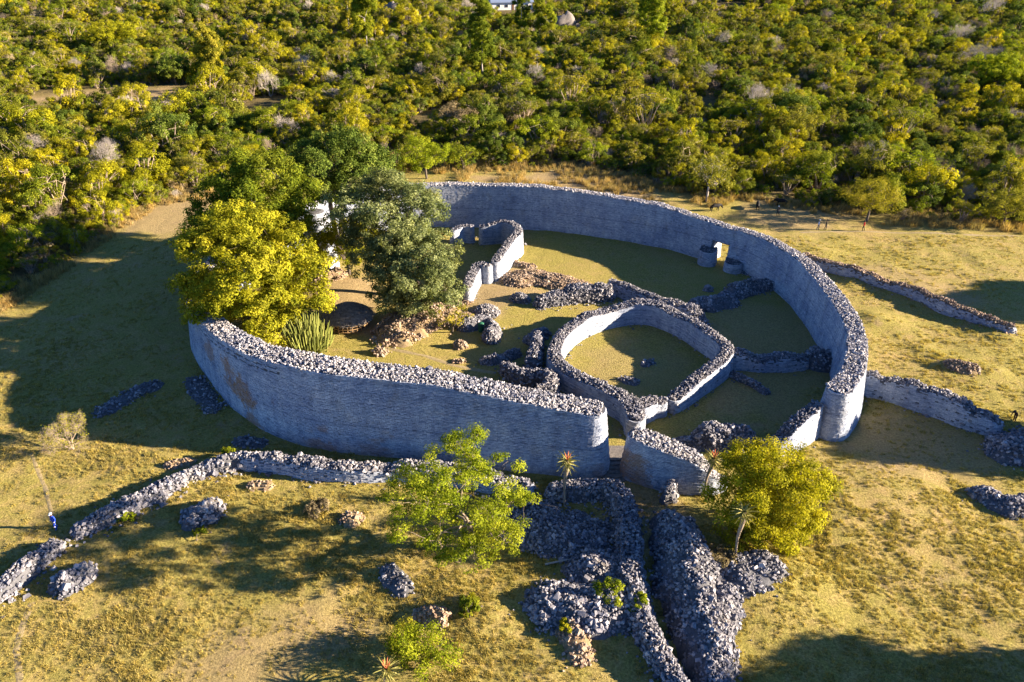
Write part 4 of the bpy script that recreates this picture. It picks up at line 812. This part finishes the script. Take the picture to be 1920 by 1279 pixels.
# ------------------------------------------------------------------ far house and boulders
def boulder(label, px, py, r_, sq=.8, seed=1):
    b = PG(px, py); r2 = np.random.default_rng(seed); mb = MB(); n, m_ = 16, 9; v = []; f = []
    for i in range(m_):
        el = -math.pi*.25+math.pi*.75*i/(m_-1)
        for j in range(n):
            a = 6.283*j/n; rr = r_*(1+.16*math.sin(2*a+seed)+.1*math.sin(3*a+el*2+seed*2)+.04*r2.normal()); v.append((rr*math.cos(el)*math.cos(a)*(1-.4*max(0, math.sin(el)))+.35*r_*max(0, math.sin(el)), rr*math.cos(el)*math.sin(a)*.85*(1-.4*max(0, math.sin(el))), r_*sq*math.sin(el)*(1+.3*math.cos(a+seed)+.12*r2.normal())+r_*.2))
    f = [(i*n+j, i*n+(j+1) % n, (i+1)*n+(j+1) % n, (i+1)*n+j) for i in range(m_-1) for j in range(n)]; mb.add(v, f)
    tag(mb.build('boulder', M['granite'], None, True, b), label, 'boulder')
boulder('large rounded granite boulder among the trees at the top centre', 1055, 46, 4.6, .75, 1)
boulder('pale boulder peeping from the bush at the top, left of the eucalyptus', 733, 20, 3.6, .7, 2)
boulder('flat pale rock in the bush at the top beside the pale boulder', 770, 26, 4.0, .5, 3)
boulder('pale boulder at the top edge left of the far house', 918, 8, 3.8, .8, 4)
boulder('pale rocks at the top edge near the upper right corner', 1815, 8, 4.0, .5, 5)
boulder('weathered granite rock on the hillside right of the large boulder', 1298, 78, 3.2, .5, 6)
q = PG(958, 17); root = empty('house', q, 'white house with grey-blue roof at the top edge of the bush', 'house', rz=R(8))
M['plaster'] = plain('white_plaster', (.72, .70, .67)); M['roofing'] = plain('blue_grey_roof', (.16, .20, .30)); M['glass'] = plain('dark_glass', (.03, .035, .05), .2); M['doorpaint'] = plain('door_brown', (.15, .08, .04))
mb = MB(); mb.box(-9, 9, -4, 4, -1, 3.2); mb.build('wall', M['plaster'], root)
mb = MB(); mb.add([(-9.6, -4.7, 3.1), (9.6, -4.7, 3.1), (9.6, 4.7, 3.1), (-9.6, 4.7, 3.1), (-9.6, 0, 5.6), (9.6, 0, 5.6)], [(0, 1, 5, 4), (2, 3, 4, 5), (0, 4, 3), (1, 2, 5), (3, 2, 1, 0)]); mb.build('roof', M['roofing'], root)
for x in (-6, -2.5, 3, 6.5):
    mb = MB(); mb.box(x-.75, x+.75, -4.06, -3.95, 1, 2.4); wn_ = mb.build('window', M['plaster'], root); mb = MB(); mb.box(x-.62, x+.62, -4.09, -4.07, 1.12, 2.28); mb.build('pane', M['glass'], wn_)
mb = MB(); mb.box(-.2, .8, -4.06, -3.95, 0, 2.2); mb.build('door', M['doorpaint'], root)

# ------------------------------------------------------------------ the bush: prototypes
def proto_bush(seed, mat, flat=False, ls=.19, nl=105, kc=None, tall=1.0):
    """a bush about 5 m wide and 4 m tall"""
    global rng; keep = rng; rng = np.random.default_rng(seed)
    if flat: lobes = LB(0, 0, 3.4, 2.6, 2.6, .9, 9, 1.0, seed, 0, 0); lobes = [(a, b, c_, d*1.2, e*1.2, f_*.6) for a, b, c_, d, e, f_ in lobes]
    else: lobes = LB(0, 0, 2.0*tall, 2.1, 2.1, 1.7*tall, 11, 1.0, seed, 0, 0, fill=.85)
    v, f, tone, CC = crown_arrays(lobes, cr=.5, kc=7.0, nl=nl, ls=ls, inner=.1, low=-.5)
    cm = fast_mesh('crown', v, f, M[mat], {'tone': tone}); mb = MB()
    for i, q_ in enumerate(lobes):
        a = i*2.4; limb(mb, (.2*math.cos(a), .2*math.sin(a), -.3), (q_[0], q_[1], q_[2]), .09, .03, 4, 3, .12)
        for k in rng.integers(0, len(CC), 2): limb(mb, (q_[0], q_[1], q_[2]), CC[k], .03, .01, 3, 2, .15)
    sm = mb.mesh('stems', M['twig']); rng = keep; return cm, sm
KINDS = {}
for kname, mat, n_, kw in (('green', 'leaf_green', 2, {}), ('olive', 'leaf_olive', 2, {}), ('gold', 'leaf_gold', 2, {}), ('dark', 'leaf_dark', 1, {}), ('lime', 'leaf_lime', 1, {'ls': .17}), ('acacia', 'leaf_olive', 1, {'flat': True, 'ls': .18, 'nl': 60}), ('brown', 'leaf_brown', 1, {'nl': 30, 'ls': .2})):
    KINDS[kname] = [proto_bush(100+len(KINDS)*7+i, mat, **kw) for i in range(n_)]
bare_tw = []
for s in (1, 2):
    mb = twig_mesh(4.2, 4.6, 6, .06, s+20, .25); bare_tw.append(mb.mesh('branches', M['twig' if s == 1 else 'pale_bark']))
LAB = {'green': ('green_bush', 'mid green leafy bush in the thicket beyond the enclosure', 'green bushes of the near thicket'),
       'olive': ('olive_bush', 'dull olive bush in the thicket beyond the enclosure', 'olive bushes of the near thicket'),
       'gold': ('golden_bush', 'bright yellow-green bush in the thicket beyond the enclosure', 'yellow-green bushes of the near thicket'),
       'dark': ('dark_bush', 'dark green bush in the thicket beyond the enclosure', 'dark green bushes of the near thicket'),
       'lime': ('lime_bush', 'fresh lime green bush in the thicket beyond the enclosure', 'lime bushes of the near thicket'),
       'acacia': ('flat_topped_bush', 'flat-topped feathery bush in the thicket beyond the enclosure', 'flat-topped bushes of the near thicket'),
       'brown': ('brown_bush', 'dry brown bush in the thicket beyond the enclosure', 'dry brown bushes of the near thicket'),
       'bare': ('bare_bush', 'leafless pale twiggy bush in the thicket beyond the enclosure', 'leafless bushes of the near thicket')}
r_ = np.random.default_rng(11); pts = []
CLEAR = [polymask([(-40, 185), (110, 178), (240, 166), (400, 170), (380, 196), (220, 204), (60, 200)], 2), polymask([(855, 345), (870, 322), (1000, 318), (1200, 340), (1240, 380), (1000, 350)], 2)]
for yb in np.arange(80, 640, 2.0):
    sp = 2.15+max(0, yb-150)*.0035
    if r_.random() > 2.0/sp*1.0: continue
    for xb in np.arange(-yb*.95-10, yb*.95+10, sp): pts.append((xb+r_.normal(0, sp*.35), yb+r_.normal(0, 1.2)))
pts = np.array(pts); d = beyond(pts[:, 0], pts[:, 1]); ok = d > 1.2
for f_ in CLEAR: ok &= f_(pts[:, 0], pts[:, 1]) < .4
ok &= vnoise(pts[:, 0], pts[:, 1], 16, 7) > .14
for ex_, ey_, er_, ef_ in ((958, 17, 13, 26), (1055, 46, 6, 20), (733, 20, 5, 16), (918, 8, 5, 16), (1815, 8, 6, 16), (770, 26, 5, 16), (1298, 78, 4, 12)):
    q = PG(ex_, ey_); dx_ = pts[:, 0]-q.x; dy_ = pts[:, 1]-q.y; ok &= ~((np.hypot(dx_, dy_) < er_) | ((np.abs(dx_+dy_*-q.x/q.y) < er_) & (dy_ < 0) & (dy_ > -ef_)))
pts = pts[ok]; d = d[ok]
m1 = vnoise(pts[:, 0], pts[:, 1], 22, 1); m2 = vnoise(pts[:, 0], pts[:, 1], 7, 2); lx = sstep(0, -60, pts[:, 0])
names_ = np.array(['green', 'olive', 'gold', 'dark', 'lime', 'acacia', 'brown', 'bare']); kk = []
for i in range(len(pts)):
    wts = np.array([.24, .25, .13+.16*lx[i]+.2*(m1[i] > .6), .14*(m1[i] < .6)+.05, .10, .11, .07+.12*(m2[i] > .75), .06+.07*(m2[i] > .7)]); wts /= wts.sum(); kk.append(names_[r_.choice(8, p=wts)])
kk = np.array(kk); sc = np.clip(np.exp(r_.normal(-.45, .42, len(pts))), .28, 1.9)*(.75+.5*vnoise(pts[:, 0], pts[:, 1], 11, 3)); sc *= np.where(d < 5, .75, 1.0); sc = np.where(kk == 'brown', sc*.7, sc)
rz = r_.random(len(pts))*6.28; zz = G(pts[:, 0], pts[:, 1]); vr = r_.integers(0, 2, len(pts)); zs = .8+.45*r_.random(len(pts))
fr = np.abs(pts[:, 0]) < (pts[:, 1]*math.cos(PITCH)+46*math.sin(PITCH))*.67
app = np.where(fr, sc/np.hypot(pts[:, 0], pts[:, 1]), 0); top = set(np.argsort(-app)[:290].tolist())
def parts_of(k, v):
    if k == 'bare': return [('branches', bare_tw[v % 2])]
    cm, sm = KINDS[k][v % len(KINDS[k])]; return [('crown', cm), ('stems', sm)]
for i in sorted(top):
    k = kk[i]; nm, lb, gp = LAB[k]
    cd = pts[i, 1]*math.cos(PITCH)+(CAM_H-zz[i])*math.sin(PITCH); pxx = 960+FPX*pts[i, 0]/cd
    zn = 'on the shaded left slope' if pxx < 240 else 'left of the enclosure trees' if pxx < 420 else 'behind the enclosure trees' if pxx < 800 else 'behind the back wall' if pxx < 1150 else 'above the right half of the back wall' if pxx < 1420 else 'above the walkers' if pxx < 1700 else 'near the right edge of the photo'
    szn = 'small ' if sc[i] < .75 else 'large ' if sc[i] > 1.15 else 'middle-sized '
    lb = szn+lb.replace('in the thicket beyond the enclosure', zn); gp = szn+gp.replace('of the near thicket', zn); root = empty(nm, (pts[i, 0], pts[i, 1], zz[i]), lb, 'bush', gp, rz[i]); s = float(sc[i]); root.scale = (s, s, s*float(zs[i]))
    for pn, me in parts_of(k, int(vr[i])): mesh_obj(pn, me, root)
def scatter(name, P_, S_, RZ, IDX, protos, label, cat):
    """one object: instances of prototype meshes on points"""
    col = bpy.data.collections.new(name+'_prototypes')
    for i, parts in enumerate(protos):
        vs_, fs, mi, tn, mats, b0 = [], [], [], [], [], 0
        for _, me in parts:
            n = len(me.vertices); a = np.empty(n*3, np.float32); me.vertices.foreach_get('co', a); vs_.append(a.reshape(-1, 3))
            t0 = np.full(len(me.polygons), .5, np.float32)
            if 'tone' in me.attributes and me.attributes['tone'].domain == 'FACE': me.attributes['tone'].data.foreach_get('value', t0)
            for p, tv in zip(me.polygons, t0):
                q_ = [x+b0 for x in p.vertices]; fs.append(q_); mi.append(len(mats)); tn.append(tv)
            mats.append(me.materials[0]); b0 += n
        pm = bpy.data.meshes.new(f'{name}_{i:02d}'); pm.from_pydata(np.vstack(vs_).tolist(), [], fs)
        for q_ in mats: pm.materials.append(q_)
        pm.polygons.foreach_set('material_index', mi); pm.attributes.new('tone', 'FLOAT', 'FACE').data.foreach_set('value', np.array(tn, np.float32)); pm.update()
        col.objects.link(bpy.data.objects.new(f'{name}_{i:02d}', pm))
    me = bpy.data.meshes.new(name); me.vertices.add(len(P_)); me.vertices.foreach_set('co', np.asarray(P_, np.float32).ravel())
    a = me.attributes.new('sv', 'FLOAT_VECTOR', 'POINT'); a.data.foreach_set('vector', np.asarray(S_, np.float32).ravel())
    a = me.attributes.new('rv', 'FLOAT_VECTOR', 'POINT'); a.data.foreach_set('vector', np.asarray(RZ, np.float32).ravel())
    a = me.attributes.new('pick', 'INT', 'POINT'); a.data.foreach_set('value', np.asarray(IDX, np.int32)); me.update()
    o = mesh_obj(name, me); ng = bpy.data.node_groups.new(name, 'GeometryNodeTree')
    ng.interface.new_socket('Geometry', in_out='INPUT', socket_type='NodeSocketGeometry'); ng.interface.new_socket('Geometry', in_out='OUTPUT', socket_type='NodeSocketGeometry')
    gi = ng.nodes.new('NodeGroupInput'); go = ng.nodes.new('NodeGroupOutput'); ip = ng.nodes.new('GeometryNodeInstanceOnPoints'); ci = ng.nodes.new('GeometryNodeCollectionInfo')
    ci.inputs['Collection'].default_value = col; ci.inputs['Separate Children'].default_value = True; ci.inputs['Reset Children'].default_value = True
    def na(nm, ty): q_ = ng.nodes.new('GeometryNodeInputNamedAttribute'); q_.data_type = ty; q_.inputs[0].default_value = nm; return q_.outputs[0]
    er = ng.nodes.new('FunctionNodeEulerToRotation'); ng.links.new(na('rv', 'FLOAT_VECTOR'), er.inputs[0])
    ng.links.new(gi.outputs[0], ip.inputs['Points']); ng.links.new(ci.outputs[0], ip.inputs['Instance']); ip.inputs['Pick Instance'].default_value = True
    ng.links.new(na('pick', 'INT'), ip.inputs['Instance Index']); ng.links.new(er.outputs[0], ip.inputs['Rotation']); ng.links.new(na('sv', 'FLOAT_VECTOR'), ip.inputs['Scale']); ng.links.new(ip.outputs[0], go.inputs[0])
    o.modifiers.new('scatter', 'NODES').node_group = ng
    return tag(o, label, cat, kind='stuff')
plist = []; pidx = {}
for k in names_:
    for v in range(2 if k == 'bare' else len(KINDS[k])): pidx[(k, v)] = len(plist); plist.append(parts_of(k, v))
rest = np.array([i for i in range(len(pts)) if i not in top])
nv = {k: (2 if k == 'bare' else len(KINDS[k])) for k in names_}
scatter('thicket', np.stack([pts[rest, 0], pts[rest, 1], zz[rest]-.05], -1), np.stack([sc[rest], sc[rest], sc[rest]*zs[rest]], -1), np.stack([0*rz[rest], 0*rz[rest], rz[rest]], -1),
        [pidx[(kk[i], int(vr[i]) % nv[kk[i]])] for i in rest], plist, 'dense mass of mixed bushes covering the slope behind the enclosure', 'bushes')
print('bushes', len(pts))
# taller trees that stand out of the bush
def tall(label, px, py, h, wd, mat, seed, bark='pale_bark', group=None, name='slender_tree'):
    b = PG(px, py); lobes = []; r2 = np.random.default_rng(seed)
    for k in range(13):
        z = h*(.28+.7*k/12); rr = wd*.5*math.sin(math.pi*(.2+.75*k/12)); a = r2.random()*6.28; l = wd*.24*(.7+.6*r2.random()); lobes.append((rr*.7*math.cos(a), rr*.7*math.sin(a), z, l, l, l*1.35))
    tree(name, label, b, lobes, mat, 'tree', group, bark=bark, tr=.17, fork=.55, cr=.75, kc=8, nl=80, ls=.36, twigs=30, inner=.3)
tall('tall slender tree with pale trunk below the far house', 905, 150, 24, 8, 'leaf_green', 1)
tall('tall thin tree at top left of centre with pale trunk', 690, 98, 21, 8, 'leaf_green', 2)
tall('tall yellow-green tree at the top right of the large boulder', 1222, 100, 22, 9, 'leaf_lime', 3)
tall('tall slender tree beside the clearing at upper left', 400, 158, 15, 7, 'leaf_olive', 4)
tall('dark narrow tree in front of the far house', 978, 75, 20, 5, 'leaf_green', 5)
tall('narrow tree just left of the large boulder', 1028, 78, 12, 4.5, 'leaf_lime', 6)
tall('narrow leafy tree at top right of the far house', 1012, 75, 14, 4, 'leaf_green', 7)
tall('thin tall tree near the top edge left of the pale boulder', 655, 60, 16, 6, 'leaf_olive', 8)
def canopy(label, px, py, r_, h, mat, seed, name='spreading_tree', cat='tree', **kw):
    b = PG(px, py); k = dict(cr=.7, kc=4.5, nl=60, ls=.34, twigs=30, tr=.2); k.update(kw); tree(name, label, b, LB(0, 0, h*.62, r_, r_, h*.36, 13, r_*.36, seed, 0, 0), mat, cat, **k)
canopy('clump of golden bamboo at upper left', 218, 98, 8.5, 10, 'leaf_gold', 31, 'bamboo_clump', 'bamboo', kc=3.5)
canopy('bright green spreading tree just behind the back wall at its left end', 800, 335, 6.2, 7.5, 'leaf_lime', 32, ls=.26, low=-.2)
canopy('dark leaning tree behind the back wall beside the bright green one', 868, 318, 4.0, 5, 'leaf_green', 33, nl=25)
canopy('pale grey-green twiggy tree standing above the right part of the back wall', 1325, 378, 5, 8.5, 'leaf_olive', 34, bark='pale_bark', nl=22, twigs=120)
canopy('round pale tree in the middle of the slope', 862, 250, 4.6, 7, 'leaf_brown', 35, bark='pale_bark', nl=30, twigs=100)
canopy('dark spreading tree with flat top on the slope at right', 1480, 270, 5.5, 7, 'leaf_olive', 36, nl=30, twigs=80)
canopy('bright yellow-green tree group at the right edge of the slope', 1860, 165, 9, 8, 'leaf_lime', 37)
canopy('yellow-green feathery tree near the right edge beside the path', 1880, 425, 4.5, 6.5, 'leaf_olive', 38, ls=.22)
canopy('feathery green tree on the bush edge above the walkers', 1625, 415, 5, 7, 'leaf_olive', 39, ls=.2)
canopy('yellow tree near the top right of centre', 1465, 30, 5, 8, 'leaf_gold', 40)
canopy('dark green round tree low on the left slope', 330, 160, 5, 7, 'leaf_dark', 41)
for k, (px, py, h, wd, lb) in enumerate(((540, 262, 6, 6, 'leafless pale tree above the enclosure trees on the left slope'), (1840, 130, 9, 14, 'wide grey leafless tree near the upper right corner'), (1490, 215, 6, 7, 'leafless pale tree in the middle of the right slope'), (190, 215, 4, 5, 'small greyish leafless tree on the left slope'), (630, 195, 4.5, 6, 'pale leafless bush below the clearing'), (1130, 240, 5, 4, 'pale dead tree in the middle of the slope right of centre'))):
    b = PG(px, py); root = empty('leafless_tree', b, lb, 'tree'); mb = twig_mesh(h, wd, 6, .12, 50+k, .25); mb.build('branches', M['pale_bark'], root)

# ------------------------------------------------------------------ grass
def tuft(seed, nb, r0, h, wd, mat, lean=.5):
    r2 = np.random.default_rng(seed); V_ = []; T_ = []
    for k in range(nb):
        a = r2.random()*6.28; q_ = r0*math.sqrt(r2.random()); x, y = q_*math.cos(a), q_*math.sin(a); a2 = r2.random()*6.28; hh = h*(.5+.7*r2.random()); l = hh*lean*(.4+r2.random()); a3 = r2.random()*6.28; dx, dy = wd*math.cos(a3), wd*math.sin(a3)
        V_ += [(x-dx, y-dy, -.03), (x+dx, y+dy, -.03), (x+l*math.cos(a2)+dx*.3, y+l*math.sin(a2)+dy*.3, hh), (x+l*math.cos(a2)-dx*.3, y+l*math.sin(a2)-dy*.3, hh)]; T_.append(r2.random())
    return [('tuft', fast_mesh('tuft', V_, np.arange(nb*4).reshape(-1, 4), M[mat], {'tone': T_}))]
protos = [tuft(i, 26, .2, .15, .018, 'grass_blade', .9) for i in range(3)]
r_ = np.random.default_rng(5); gx = []
for x0, x1, y0, y1, dn in ((-42, 42, 28, 48, 15), (-56, 56, 48, 62, 11), (-66, 70, 62, 84, 6.0), (-84, 84, 84, 118, 3.0)):
    n = int((x1-x0)*(y1-y0)*dn); gx.append(np.stack([x0+(x1-x0)*r_.random(n), y0+(y1-y0)*r_.random(n)], -1))
gx = np.concatenate(gx); ins = np.hypot((gx[:, 0]-3)/1.05, (gx[:, 1]-88)/.95) < 33
cover = vnoise(gx[:, 0], gx[:, 1], 3.5, 2)*.5+vnoise(gx[:, 0], gx[:, 1], 1.0, 5)*.5
ok = (r_.random(len(gx)) < sstep(.25, .6, cover)) & (bare(gx[:, 0], gx[:, 1]) < .85*r_.random(len(gx))) & (beyond(gx[:, 0], gx[:, 1]) < 4) & ~(ins & (r_.random(len(gx)) < .5))
gx = gx[ok]; ins = ins[ok]; n = len(gx); s = (.4+.65*r_.random(n))*np.where(ins, .6, 1.0)*(.6+.8*vnoise(gx[:, 0], gx[:, 1], 5, 6)); sh = s*np.where(ins, .5, 1.05)
scatter('grass', np.stack([gx[:, 0], gx[:, 1], G(gx[:, 0], gx[:, 1])], -1), np.stack([s, s, sh], -1), np.stack([np.zeros(n), np.zeros(n), r_.random(n)*6.28], -1), r_.integers(0, 3, n), protos, 'short tufted dry grass over the open ground', 'grass')
protos = [tuft(20+i, 40, .45, 1.0, .03, 'tall_grass', .45) for i in range(2)]
n = 26000; yy = 85+85*r_.random(n); xx = (r_.random(n)*2-1)*yy*.85; d = beyond(xx, yy); cl_ = np.maximum.reduce([f_(xx, yy) for f_ in CLEAR])
ok = ((d > -2.2) & (d < 4) & (r_.random(n) < .8)) | ((d >= 4) & (r_.random(n) < .22)) | (cl_ > .5); ok &= (vnoise(xx, yy, 6, 3) > .3)
xx, yy = xx[ok], yy[ok]; n = len(xx); s = .5+.7*r_.random(n)
scatter('tall_grass', np.stack([xx, yy, G(xx, yy)], -1), np.stack([s, s, s*(.6+.6*r_.random(n))], -1), np.stack([np.zeros(n), np.zeros(n), r_.random(n)*6.28], -1), r_.integers(0, 2, n), protos, 'tall dry tan grass along the edge of the bush', 'grass')
print('grass', len(gx), n)
